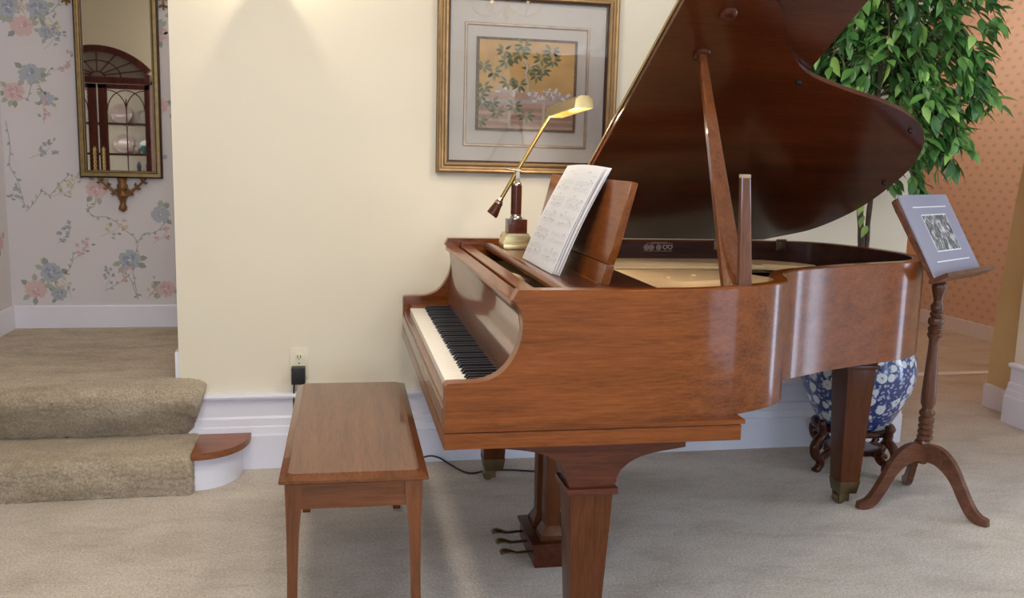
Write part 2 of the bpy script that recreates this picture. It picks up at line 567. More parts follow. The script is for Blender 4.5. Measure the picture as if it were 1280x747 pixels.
# hallway on the right
bm = BM(); bx(bm, 5.03, 5.15, 3.9, 7.1, 0, CEIL)
struct('wall_hall_right', bm, M['dotted'])
bm = BM(); bx(bm, 2.5, 5.15, 7.0, 7.1, 0, CEIL)
struct('wall_hall_back', bm, M['hall_tan'])
bm = BM(); bx(bm, 2.58, 2.68, WY + .16, 7.0, 0, CEIL)
struct('wall_hall_left', bm, M['hall_tan'])
bm = BM(); bx(bm, 3.7, 5.03, 3.9, 4.0, 0, CEIL)
struct('wall_hall_front', bm, M['hall_tan'])
bm = BM(); bx(bm, 5.015, 5.03, 4.0, 7.0, 0, .115, .003)
struct('baseboard_hall_right', bm, M['trim'])
bm = BM(); bx(bm, 2.68, 5.015, 6.985, 7.0, 0, .115, .003)
struct('baseboard_hall_back', bm, M['trim'])
# pier of the opening, its inner edge sweeping outward as it rises to the arch
bm = BM()
edge = spline([(3.625, 0), (3.63, .35), (3.655, .8), (3.70, 1.3), (3.74, 1.7), (3.75, 2.0), (3.75, CEIL)], 5)
prism(bm, [(p[0], p[1]) for p in edge] + [(4.4, CEIL), (4.4, 0)], 4.05, 4.34, 'Y')
struct('wall_hall_pier', bm, M['olive'], None, 40)
bm = BM(); bx(bm, 3.60, 3.63, 4.052, 4.335, 0, .128, .004)
struct('baseboard_hall_pier', bm, M['trim'])
# arched head over the opening
bm = BM()
arc = [(2.68 + .95 * (1 - math.cos(t)), 1.95 + .32 * math.sin(t)) for t in [PI * k / 40 for k in range(21)]]
prism(bm, [(2.68, CEIL)] + [(x, z) for x, z in arc] + [(3.7, 2.27), (3.7, CEIL)], WY, WY + .16, 'Y')
struct('wall_hall_arch', bm, M['wall'])
bm = BM(); bx(bm, 2.69, 4.9, 5.03, 5.10, 0, .006, .002)
struct('trim_1', bm, M['white_card'])

bm = BM(); bx(bm, -3.5, 5.2, -5.6, 7.2, CEIL, CEIL + .1)
struct('ceiling', bm, M['ceil'])

# ------------------------------------------------------------------ stairs
stairs = bpy.data.objects.new('stairs', None); COL.objects.link(stairs)
stairs['kind'] = 'structure'
def carpet_step(name, prof, x0, x1, back, nx=150, round_=.05, slant=0):
    """carpet folded over a step; prof: (y,z) from the back of the tread over the nose to the foot"""
    bm = BM()
    P = spline(prof, 7)
    rows = []
    rnd = random.Random(3)
    for i in range(nx + 1):
        t = i / nx
        x = x0 + (x1 - x0) * (1 - (1 - t) ** 1.6)
        e = max(0, (x - (x1 - round_)) / round_)
        k = 1 - math.sqrt(max(0, 1 - e * e)) if e > 0 else 0
        row = []
        for j, p in enumerate(P):
            inner = Vector((p[0] + .035 * k, p[1] - .03 * k * (1 if j < len(P) * .7 else 0)))
            a = rnd.uniform(-.0022, .0022)
            wob = .0035 * math.sin(x * 9 + j * .3) + .002 * math.sin(x * 31 + 2)
            sl = slant * max(0, j / len(P) - .35) / .65 * max(0, 1 - (x1 - x) / .35)
            row.append(bm.verts.new((x - sl + rnd.uniform(-.002, .002), inner[0] + a + wob * .6, inner[1] + a + wob * .5)))
        rows.append(row)
    for a, b in zip(rows, rows[1:]):
        for j in range(len(P) - 1):
            bm.faces.new((a[j], a[j + 1], b[j + 1], b[j]))
    # closed right end
    c = bm.verts.new((x1 - .004 - slant * .3, (P[0][0] + P[-1][0]) / 2 + .02, (P[0][1] + P[-1][1]) / 2))
    last = rows[-1]
    for j in range(len(P) - 1):
        bm.faces.new((last[j], last[j + 1], c))
    bm.faces.new((last[-1], last[0], c))
    o = struct(name, bm, M['stair_carpet'], stairs, 60)
    return o
nose2 = [(3.86, LZ + .008), (3.80, LZ + .008), (3.74, LZ + .004), (3.705, LZ - .012), (3.688, LZ - .045), (3.695, LZ - .085), (3.722, .235), (3.752, .19), (3.770, .158)]
carpet_step('landing_nose_carpet', nose2, -2.6, -.478, 3.86, round_=.075, slant=.062)
nose1 = [(3.80, .158), (3.66, .160), (3.56, .157), (3.515, .147), (3.492, .12), (3.487, .08), (3.487, .04), (3.492, 0)]
carpet_step('step_carpet', nose1, -2.6, -.497, 3.8, round_=.022)
bm = BM(); bx(bm, -3.3, -.60, 3.82, 5.0, LZ - .02, LZ + .008); bx(bm, -.60, .85, WY + .16, 5.0, LZ - .02, LZ + .008)
bx(bm, -3.3, -.62, 3.80, 3.84, 0, LZ - .03)
struct('landing_carpet', bm, M['stair_carpet'], stairs)
# bare wooden end of the bottom tread on its white curved riser
def qtr(cx, cy, rx, ry, n=14, pw=1.0):
    return [(cx + rx * math.sin(t), cy - ry * math.cos(t) ** pw) for t in [PI / 2 * k / n for k in range(n + 1)]]
pl = qtr(-.502, WY - .046, .200, .262, 16, .85)
bm = BM(); prism(bm, [(-.506, WY - .046), (-.506, WY - .308)] + pl, .128, .155, 'Z', .006)
struct('wooden_tread_end', bm, M['tread'], stairs, 40)
pl = qtr(-.502, WY - .046, .165, .236, 16, .85)
bm = BM(); prism(bm, [(-.506, WY - .046), (-.506, WY - .282)] + pl, 0, .128, 'Z')
struct('white_riser_end', bm, M['trim'], stairs, 40)

# ------------------------------------------------------------------ wallpaper print
PINK = [plain('print_pink_a', srgb(206, 178, 178), .75), plain('print_pink_b', srgb(194, 158, 162), .75)]
BLUE = [plain('print_blue_a', srgb(168, 173, 184), .75), plain('print_blue_b', srgb(144, 151, 168), .75)]
GREEN = [plain('print_green_a', srgb(166, 170, 160), .75), plain('print_green_b', srgb(146, 153, 146), .75)]
OCHRE = [plain('print_ochre_a', srgb(204, 192, 170), .75), plain('print_ochre_b', srgb(188, 175, 152), .75)]
PRINT = PINK + BLUE + GREEN + OCHRE
class Print:
    """flat motifs printed on a wall: u across, v up"""
    def __init__(s, to3, rnd): s.bm = BM(); s.to3 = to3; s.r = rnd; s.k = 0
    def poly(s, pts, mi):
        s.k += 1
        d = .0004 + (s.k % 40) * .00002
        try:
            f = s.bm.faces.new([s.bm.verts.new(s.to3(u, v, d)) for u, v in pts]); f.material_index = mi
        except ValueError: pass
    def blob(s, u, v, a, b, ang, mi, n=9, jag=.18):
        pts = []
        for k in range(n):
            t = 2 * PI * k / n
            q = 1 + s.r.uniform(-jag, jag)
            x, y = a * q * math.cos(t), b * q * math.sin(t)
            pts.append((u + x * math.cos(ang) - y * math.sin(ang), v + x * math.sin(ang) + y * math.cos(ang)))
        s.poly(pts, mi)
    def leaf(s, u, v, l, w, ang, mi):
        pts = [(0, 0), (.3, .8), (.6, .9), (1, 0), (.6, -.9), (.3, -.8)]
        s.poly([(u + x * l * math.cos(ang) - y * w * math.sin(ang), v + x * l * math.sin(ang) + y * w * math.cos(ang)) for x, y in pts], mi)
    def line(s, pts, w, mi):
        P = spline(pts, 6)
        for a, b in zip(P, P[1:]):
            d = (b - a)
            if d.length < 1e-6: continue
            nrm = Vector((-d[1], d[0])).normalized() * w
            s.poly([tuple(a + nrm), tuple(a - nrm), tuple(b - nrm), tuple(b + nrm)], mi)
    def branch(s, pts):
        s.line(pts, .0017, 5)
        Q = spline(pts, 6)
        for i in range(2, len(Q) - 1, 3):
            d = Q[i + 1] - Q[i - 1]
            a = math.atan2(d[1], d[0]) + s.r.choice((-1, 1)) * s.r.uniform(.5, 1.1)
            s.leaf(Q[i][0], Q[i][1], s.r.uniform(.014, .026), s.r.uniform(.004, .007), a, 4 + i % 2)
    def bloom(s, u, v, r, base):
        for k in range(5):
            a = s.r.uniform(0, 6.28)
            s.leaf(u + r * .7 * math.cos(a), v + r * .7 * math.sin(a), r * .8, r * .26, a, 4 + k % 2)
        for k in range(11):
            a = 2 * PI * k / 11 + s.r.uniform(-.2, .2)
            s.blob(u + r * .62 * math.cos(a), v + r * .55 * math.sin(a), r * .36, r * .27, a, base)
        for k in range(7):
            a = 2 * PI * k / 7 + s.r.uniform(-.3, .3)
            s.blob(u + r * .33 * math.cos(a), v + r * .3 * math.sin(a), r * .3, r * .2, a + 1, base + 1 if k % 2 else base)
        for k in range(5):
            a = s.r.uniform(0, 6.28); q = s.r.uniform(.2, .75)
            s.blob(u + r * q * math.cos(a), v + r * q * math.sin(a), r * .16, r * .07, a, base + 1)
    def sprig(s, u, v, r, base, ang):
        e = (u + 2.6 * r * math.cos(ang), v + 2.6 * r * math.sin(ang))
        s.line([(u, v), ((u + e[0]) / 2 + r * .3, (v + e[1]) / 2), e], .0012, 4)
        for k in range(11):
            t = s.r.uniform(.15, 1.05); side = s.r.choice((-1, 1)); a = ang + side * s.r.uniform(.5, 1.2); q = r * s.r.uniform(.15, .9)
            cu, cv = u + (e[0] - u) * t + q * math.cos(a), v + (e[1] - v) * t + q * math.sin(a)
            if k % 3 == 0: s.leaf(cu, cv, r * .55, r * .16, a, 4 + k % 2)
            else:
                for j in range(4):
                    b = 2 * PI * j / 4 + k
                    s.blob(cu + r * .14 * math.cos(b), cv + r * .14 * math.sin(b), r * .16, r * .12, b, base + (k + j) % 2, 6)
def motif_repeat(pr, ou, ov):
    def P(u, v): return (-1.551 + .00345 * u + ou, .373 + (411 - v) * .00401 + ov)
    for pts in ([(22, 262), (34, 250), (46, 236), (56, 240), (70, 226), (84, 214)], [(106, 250), (112, 266), (136, 268), (158, 284), (174, 300), (166, 330), (172, 374)],
                [(174, 300), (184, 288), (200, 286), (216, 272)], [(2, 150), (6, 180), (4, 205), (14, 225), (22, 258)], [(18, 118), (32, 122), (40, 104), (56, 96), (66, 84)],
                [(32, 362), (50, 350), (66, 344), (80, 330), (84, 312)], [(126, 362), (146, 352), (160, 344), (172, 374)], [(120, 234), (116, 252), (106, 258)],
                [(62, 366), (56, 350), (50, 340)], [(58, 122), (50, 108), (40, 94)]):
        pr.branch([P(*p) for p in pts])
    for u, v, r in ((15, 115, .052), (30, 360, .056), (120, 232, .055), (212, 360, .05), (212, 125, .045)): pr.bloom(*P(u, v), r, 0)
    for u, v, r in ((37, 92, .056), (52, 338, .056), (162, 322, .06), (208, 263, .05), (14, 14, .055), (208, 32, .045), (58, 122, .038), (62, 366, .04)): pr.bloom(*P(u, v), r, 2)
    for u, v, r, a in ((58, 62, .042, 1.0), (30, 195, .045, .5), (62, 302, .045, .9), (126, 358, .035, 1.3), (22, 258, .04, 2.2), (196, 206, .04, 1.0)): pr.sprig(*P(u, v), r, 2, a)
    for u, v, r, a in ((68, 88, .04, .6), (52, 152, .04, 1.6), (84, 322, .042, .9), (146, 352, .034, .8), (196, 300, .036, .7)): pr.sprig(*P(u, v), r, 0, a)
    for u, v, r, a in ((56, 242, .04, .3), (122, 292, .045, .5), (82, 236, .034, 1.2), (36, 30, .034, 2), (186, 372, .036, 1.1), (78, 372, .04, 2)): pr.sprig(*P(u, v), r, 6, a)
rnd = random.Random(11)
pr = Print(lambda u, v, d: (u, 5.0 - d, v), rnd)
for ou, ov in ((0, 0), (0, 1.30), (.79, .42), (.79, 1.7)):
    motif_repeat(pr, ou, ov)
geom = pr.bm.verts[:] + pr.bm.edges[:] + pr.bm.faces[:]
for co, no in (((0, 0, LZ + .126), (0, 0, 1)), ((0, 0, CEIL - .02), (0, 0, -1)), ((-1.56, 0, 0), (1, 0, 0)), ((.84, 0, 0), (-1, 0, 0))):
    bmesh.ops.bisect_plane(pr.bm, geom=pr.bm.verts[:] + pr.bm.edges[:] + pr.bm.faces[:], plane_co=co, plane_no=no, clear_inner=True)
o = struct('wallpaper_print', pr.bm, PRINT, wp)
pr = Print(lambda u, v, d: (-1.563 + d, 4.15 + (u + 1.55), v), rnd)
motif_repeat(pr, 0, .25); motif_repeat(pr, 0, 1.5)
for co, no in (((0, 0, LZ + .126), (0, 0, 1)), ((0, 0, CEIL - .02), (0, 0, -1)), ((0, 4.12, 0), (0, 1, 0)), ((0, 4.99, 0), (0, -1, 0))):
    bmesh.ops.bisect_plane(pr.bm, geom=pr.bm.verts[:] + pr.bm.edges[:] + pr.bm.faces[:], plane_co=co, plane_no=no, clear_inner=True)
struct('wallpaper_print', pr.bm, PRINT, wl)

# ------------------------------------------------------------------ grand piano
PX, PY, PDEL = .286, 2.1604, -.0117
PW = 1.47
ZT, ZRB, ZKB = .98, .635, .58     # rim top, rim bottom, key bed bottom
piano = thing('grand_piano', 'polished walnut baby grand piano with its lid propped open, in front of the cream wall', 'piano', (PX, PY, 0), PDEL)

outer = [(.45, 0), (.55, .002), (.65, .012), (.75, .036), (.835, .070), (.920, .116), (.980, .170), (1.010, .232), (1.030, .292), (1.068, .358), (1.13, .415),
         (1.21, .460), (1.313, .512), (1.44, .566), (1.563, .613), (1.689, .658), (1.785, .725), (1.85, .81), (1.882, .90), (1.888, 1.0), (1.872, 1.16),
         (1.825, 1.31), (1.75, 1.42), (1.65, 1.465), (1.5, PW), (1.2, PW), (.8, PW), (.45, PW)]
RO = [Vector((p[0], p[1])) for p in spline(outer, 6)]
def offset(poly, d):
    out = []
    n = len(poly)
    for i, p in enumerate(poly):
        t = (poly[min(i + 1, n - 1)] - poly[max(i - 1, 0)]).normalized()
        out.append(p + Vector((-t[1], t[0])) * d)
    return out
RI = offset(RO, .042)
cheek = [(0, ZRB), (0, .738), (.004, .746), (.03, .748), (.086, .750), (.122, .762), (.148, .781), (.168, .808), (.183, .842), (.190, .88), (.187, .918), (.176, .94), (.163, .953), (.168, .966), (.177, ZT)]
cheek = [(0, ZRB), (0, .742), (.006, .748)] + [tuple(p) for p in spline([(.03, .749), (.086, .751), (.122, .762), (.148, .781), (.168, .808), (.183, .842), (.190, .88), (.186, .92), (.174, .943), (.163, .954)], 5)] + [(.177, ZT)]
bm = BM()
# curved rim swept round the plan
rings = []
for a, b in zip(RO, RI):
    rings.append([bm.verts.new(p) for p in ((a[0], a[1], ZRB), (a[0], a[1], ZT - .004), (a[0] * .9 + b[0] * .1, a[1] * .9 + b[1] * .1, ZT), (b[0] * .9 + a[0] * .1, b[1] * .9 + a[1] * .1, ZT), (b[0], b[1], ZT - .004), (b[0], b[1], ZRB))])
for a, b in zip(rings, rings[1:]):
    for k in range(6):
        bm.faces.new((a[k], b[k], b[(k + 1) % 6], a[(k + 1) % 6]))
# the two arms with their scooped fronts
for y0, y1 in ((0, .042), (PW - .042, PW)):
    prism(bm, cheek + [(.45, ZT), (.45, ZRB)], y0, y1, 'Y')
bmesh.ops.remove_doubles(bm, verts=bm.verts, dist=.0005)
for f in bm.faces:
    c = f.calc_center_median()
    if c.x > .62 and abs(f.normal.z) < .5 or c.x > .46:
        # faces of the inner side carry the dark lining
        ins = [v for v in f.verts if min((Vector((v.co.x, v.co.y)) - q).length for q in RI) < .002]
        if len(ins) == len(f.verts): f.material_index = 1
obj('rim', bm, [M['woodX'], M['rim_in']], piano, 35)
# key bed beam below, with a groove at its top
bm = BM()
bx(bm, 0, .785, 0, PW, ZKB, .6205)
bx(bm, 0, .795, 0, PW, .6235, ZRB)
bx(bm, .004, .78, .006, PW - .006, .619, .625, 0)
obj('key_bed', bm, M['woodX'], piano)
# under-structure beams, closing the case below
bm = BM()
inn = offset(RO, .02)
prism(bm, [(p[0], p[1]) for p in inn], .80, .83, 'Z')
obj('soundboard', bm, M['sound'], piano)
bm = BM()
for (x0, y0, x1, y1) in ((.6, .75, 1.8, .95), (.6, 1.1, 1.75, 1.2), (.6, .4, 1.05, .5)):
    d = Vector((x1 - x0, y1 - y0)).normalized(); n = Vector((-d[1], d[0])) * .035
    prism(bm, [(x0 + n[0], y0 + n[1]), (x0 - n[0], y0 - n[1]), (x1 - n[0], y1 - n[1]), (x1 + n[0], y1 + n[1])], .66, .80, 'Z')
obj('back_post', bm, M['darkX'], piano)
bm = BM()
bx(bm, .004, .026, .042, PW - .042, ZRB, .688, .004)
bx(bm, -.001, .012, .044, PW - .044, .6355, .674, .003)
obj('key_slip', bm, M['benchY'], piano)
# end blocks beside the keys
for y0, y1 in ((.042, .112), (PW - .112, PW - .042)):
    bm = BM(); bx(bm, .028, .185, y0, y1, ZRB, .718, .004)
    obj('key_block', bm, M['woodX'], piano)

# keys
K0, K1 = .1135, PW - .1135
KW = (K1 - K0) / 52
def key_white():
    bm = BM(); bx(bm, .022, .19, .0006, KW - .0006, .688, .712, .0014)
    return bm
def key_black():
    bm = BM()
    taper(bm, (.074, .19, -.0056, .0056), (.083, .19, -.0042, .0042), .708, .7245, .0012)
    return bm
wk = obj('white_key', key_white(), M['ivory'], piano)
wk.location = (0, K0, 0)
for i in range(1, 52):
    c = wk.copy(); c.location = (0, K0 + i * KW, 0); COL.objects.link(c)
bk = None
# near end is the treble; count from the far (bass) end: A0 is the first white key
for i in range(52):
    note = 'ABCDEFG'[i % 7]
    if i < 51 and note in 'ACDFG':
        y = K1 - (i + 1) * KW + {'C': .002, 'D': -.002, 'F': .003, 'G': 0, 'A': -.003}[note]
        if bk is None:
            bk = obj('black_key', key_black(), M['ebony'], piano); o = bk
        else:
            o = bk.copy(); COL.objects.link(o)
        o.location = (0, y, 0)

# fallboard leaning back behind the keys
bm = BM()
fb = spline([(.176, .722), (.179, .76), (.186, .82), (.190, .87), (.186, .915), (.176, .938)], 6)
prism(bm, [(p[0], p[1]) for p in fb] + [(p[0] + .022, p[1]) for p in reversed(fb)], .043, PW - .043, 'Y')
bm_f = obj('fallboard', bm, M['lidflat'] if 'lidflat' in M else M['benchY'], piano, 40)
bm = BM(); bx(bm, .172, .180, .112, PW - .112, .716, .7235, .002)
obj('felt_strip', bm, M['felt'], piano)
# top strips over the action, between the arms
bm = BM(); bx(bm, .166, .216, .043, PW - .043, .934, .948, .005)
obj('fallboard_top', bm, M['woodY'], piano)
bm = BM(); bx(bm, .224, .268, .043, PW - .043, .930, .952, .004)
obj('stretcher', bm, M['woodY'], piano)
bm = BM(); bx(bm, .20, .33, .043, PW - .043, .895, .912)
obj('action_cover', bm, M['ebony'], piano)
bm = BM(); bx(bm, .345, .60, .05, PW - .05, .87, .892)
tube(bm, spline([(.272, .80, .913), (.290, .79, .916), (.318, .74, .916), (.345, .70, .905)], 5), .010, 8)
obj('pin_block', bm, M['iron'], piano, 40)
# ledges on the inner sides of the rim that carry the desk
for y0, y1 in ((.042, .075), (PW - .075, PW - .042)):
    bm = BM(); bx(bm, .235, .62, y0, y1, .905, .948, .003)
    bx(bm, .225, .40, y0, y1 - .012 if y0 < 1 else y1, .948, .965, .003)
    obj('desk_ledge', bm, M['woodX'], piano)
# music desk: rail, tray and sloping panel
desk_rail = BM()
pr_ = [(.318, .944), (.318, .960), (.323, .967), (.336, .969), (.348, .965), (.352, .957), (.352, .944)]
prism(desk_rail, pr_, .08, PW - .08, 'Y')
obj('desk_rail', desk_rail, M['woodY'], piano, 40)
bm = BM(); bx(bm, .352, .605, .08, PW - .08, .944, .958, .003)
obj('desk_tray', bm, M['darkY'], piano)
desk = BM()
TL = math.atan2(.06, .245)
mt = Matrix.Translation((.462, 0, .958)) @ Matrix.Rotation(TL, 4, 'Y')
Y0, Y1 = .245, 1.185
def desk_profile(y0, y1, s0, s1):
    pass
h = .295
pts = [(Y0 + .012, .060), (Y0 + .012, .075), (Y0 + .004, .09), (Y0, .105), (Y0 - .002, h - .004), (Y0 + .002, h),
       (Y1 - .002, h), (Y1 + .002, h - .004), (Y1, .105), (Y1 - .004, .09), (Y1 - .012, .075), (Y1 - .012, .060)]
prism(desk, pts, 0, .022, 'X', .003)
for v in desk.verts: v.co = mt @ v.co
obj('music_desk', desk, M['woodY'], piano, 40)
bm = BM(); bx(bm, -.002, .024, Y0 + .010, Y1 - .010, 0, .058, .002)
for v in bm.verts: v.co = mt @ v.co
obj('desk_base', bm, M['woodY'], piano, 40)
bm = BM(); bx(bm, .452, .462, .27, 1.16, .957, .9600, .001)
obj('desk_lip', bm, M['woodY'], piano)
# iron plate, strings, dampers
bm = BM()
near = [(.60, .14), (.80, .15), (.90, .20), (.95, .28), (.99, .38), (1.06, .46), (1.17, .55), (1.235, .66), (1.262, .74), (1.255, .82), (1.22, .92), (1.16, 1.02), (1.05, 1.045), (.60, 1.045)]
prism(bm, near, .880, .905, 'Z', .008)
far = [(.60, 1.30), (1.2, 1.30), (1.42, 1.23), (1.57, 1.165), (1.625, 1.165), (1.645, 1.21), (1.60, 1.30), (1.50, 1.39), (1.36, 1.428), (.60, 1.428)]
prism(bm, far, .880, .905, 'Z', .008)
rib = spline([(.60, .60), (.80, .61), (.95, .64), (1.06, .70), (1.10, .77)], 6)
tube(bm, [(p[0], p[1], .906) for p in rib], .012, 8)
bx(bm, .60, .66, .14, 1.43, .875, .905, .004)
tube(bm, [(.62, 1.17, .893), (1.42, 1.20, .893)], .009, 8)
for x, y in ((.86, .80), (.98, .86), (.9, .55), (1.08, .60)):
    lathe(bm, [(.011, .903), (.011, .909), (.006, .912)], x, y, 12)
obj('iron_plate', bm, M['iron'], piano, 35)
bm = BM()
for k in range(13):
    y = 1.06 + k * .0185
    tube(bm, [(.55, y, .888 + .001 * (k % 2)), (1.42 - k * .006, y + .05 - k * .0055, .886)], .0009, 4)
o = obj('string_set', bm, M['steel'], piano); o['kind'] = 'stuff'
bm = BM(); bx(bm, .61, .64, .2, 1.28, .906, .925, .003)
obj('damper_rail', bm, M['felt'], piano)

# emblem marks stamped on the inner face of the spine
bm = BM()
FY = PW - .0425
def disc(bm, x, z, r0, r1, n=20):
    a = [bm.verts.new((x + r0 * math.cos(2 * PI * k / n), FY, z + r0 * math.sin(2 * PI * k / n))) for k in range(n)]
    b = [bm.verts.new((x + r1 * math.cos(2 * PI * k / n), FY, z + r1 * math.sin(2 * PI * k / n))) for k in range(n)]
    for k in range(n): bm.faces.new((a[k], a[(k + 1) % n], b[(k + 1) % n], b[k]))
for x in (1.0, 1.022, 1.054):
    disc(bm, x, .950, .0115, .0085); disc(bm, x, .950, .006, .0025)
for x in (1.082, 1.104):
    v = [(x - .01, .960), (x - .01, .948), (x, .939), (x + .01, .948), (x + .01, .960)]
    w = [(x - .006, .957), (x - .006, .949), (x, .944), (x + .006, .949), (x + .006, .957)]
    A = [bm.verts.new((p[0], FY, p[1])) for p in v]; B = [bm.verts.new((p[0], FY, p[1])) for p in w]
    for k in range(5): bm.faces.new((A[k], A[(k + 1) % 5], B[(k + 1) % 5], B[k]))
rr = random.Random(5)
for z, xa, xb in ((.9655, 1.0, 1.11), (.9695, 1.02, 1.09), (.934, .99, 1.11)):
    x = xa
    while x < xb:
        w = rr.uniform(.002, .006)
        bm.faces.new([bm.verts.new((a, FY, b)) for a, b in ((x, z), (x + w, z), (x + w, z + .002), (x, z + .002))])
        x += w + .0012
obj('emblem_stamp', bm, plain('silver_stamp', srgb(150, 128, 118), .6), piano)

# lid: sloping up from the spine, hinged at Y=PW
TH = R(35)
HZ = ZT + .012
def lidp(x, s, n=0):
    """point on the lid: s up the slope from the hinge, n outward (away from the strings)"""
    return Vector((x, PW - s * math.cos(TH) + n * math.sin(TH), HZ + s * math.sin(TH) + n * math.cos(TH)))
lo = [(.77, 1.50), (.86, 1.475), (.925, 1.415), (.974, 1.352), (1.012, 1.315), (1.053, 1.260), (1.098, 1.185), (1.15, 1.117), (1.201, 1.067), (1.273, 1.023), (1.417, .967), (1.563, .920), (1.679, .870), (1.772, .811),
      (1.835, .747), (1.874, .680), (1.908, .556), (1.902, .433), (1.871, .290), (1.816, .176), (1.724, .069), (1.603, .008)]
LO = [tuple(p) for p in spline(lo, 5)]
lid_poly = [(.615, -.022), (.724, 1.50)] + LO + [(1.55, -.02), (1.5, -.022)]
def lid_slab(poly, n0, n1, bevel=.004):
    bm = BM()
    A = [bm.verts.new(lidp(x, s, n0)) for x, s in poly]
    B = [bm.verts.new(lidp(x, s, n1)) for x, s in poly]
    fs = [bm.faces.new(A), bm.faces.new(B[::-1])]
    for i in range(len(poly)):
        j = (i + 1) % len(poly)
        fs.append(bm.faces.new((A[i], B[i], B[j], A[j])))
    if bevel:
        bmesh.ops.bevel(bm, geom=list({e for f in fs[:2] for e in f.edges}), offset=bevel, segments=2, profile=.7, affect='EDGES')
    return bm
lid = obj('lid', lid_slab(lid_poly, 0, .02), M['lid'], piano, 40)
# front flap folded back on top
flap = [(.620, .0), (.728, 1.50), (1.300, 1.50), (1.140, .0)]
obj('front_lid', lid_slab(flap, .026, .044), M['lid'], piano, 40)
bm = BM()
tube(bm, [lidp(.616, .002, .023), lidp(.723, 1.498, .023)], .0042, 8)
obj('lid_hinge', bm, M['brass'], piano, 40)
for x in (.75, 1.319, 1.6):
    bm = BM()
    bx(bm, x - .022, x + .022, FY - .002, FY, ZT - .038, ZT + .004, .001)
    tube(bm, [(x - .022, FY - .004, ZT + .004), (x + .022, FY - .004, ZT + .004)], .005, 8)
    obj('hinge', bm, M['old_brass'], piano, 40)
# prop cups and rubber buffers under the lid
def cup(x, s, r, name, mat):
    bm = BM()
    lathe(bm, [(r, 0), (r, .006), (r * .75, .011), (r * .45, .011), (r * .4, .006)], 0, 0, 20)
    q = Matrix.Translation(lidp(x, s, 0)) @ Matrix.Rotation(-TH, 4, 'X') @ Matrix.Rotation(PI, 4, 'X')
    for v in bm.verts: v.co = q @ v.co
    obj(name, bm, mat, piano, 40)
cup(.843, 1.113, .027, 'prop_cup', M['darkX'])
cup(.860, 1.286, .027, 'prop_cup', M['darkX'])
for x, s in ((1.217, 1.005), (1.766, .771), (1.856, .437)):
    cup(x, s, .009, 'lid_buffer', M['ebony'])
# long prop and short prop, both pivoted inside the near rim
def stick(name, p0, p1, w0, w1, t0, t1, mat, face):
    p0, p1 = Vector(p0), Vector(p1)
    d = (p1 - p0); L_ = d.length; d.normalize()
    u = (Vector(face) - d * Vector(face).dot(d)).normalized()
    v = d.cross(u)
    bm = BM()
    n = 10
    rings = []
    for k in range(n + 1):
        t = k / n
        w, th = w0 + (w1 - w0) * t, t0 + (t1 - t0) * t
        c = p0 + d * (L_ * t)
        q = .22
        sec = [(-w, -th * (1 - q)), (-w * (1 - q), -th), (w * (1 - q), -th), (w, -th * (1 - q)), (w, th * (1 - q)), (w * (1 - q), th), (-w * (1 - q), th), (-w, th * (1 - q))]
        rings.append([bm.verts.new(c + u * a + v * b) for a, b in sec])
    for a, b in zip(rings, rings[1:]):
        for k in range(8): bm.faces.new((a[k], a[(k + 1) % 8], b[(k + 1) % 8], b[k]))
    bm.faces.new(rings[0][::-1]); bm.faces.new(rings[-1])
    return obj(name, bm, mat, piano, 25)
pt = lidp(.843, 1.113, -.004)
stick('prop_stick', (.792, .084, .90), pt, .034, .0105, .014, .010, M['benchZ'], (1, 0, 0))
sp_ = stick('short_prop', (.818, .098, .90), (.797, .10, 1.268), .0195, .0125, .012, .009, M['standZ'], (1, 0, 0))
bm = BM(); bx(bm, .784, .810, .090, .110, 1.262, 1.272, .003)
obj('rubber_tip', bm, plain('tan_felt', srgb(150, 130, 110), .8), sp_)
bm = BM(); bx(bm, .755, .85, .118, .15, .885, .93, .003)
obj('prop_bracket', bm, M['old_brass'], piano)

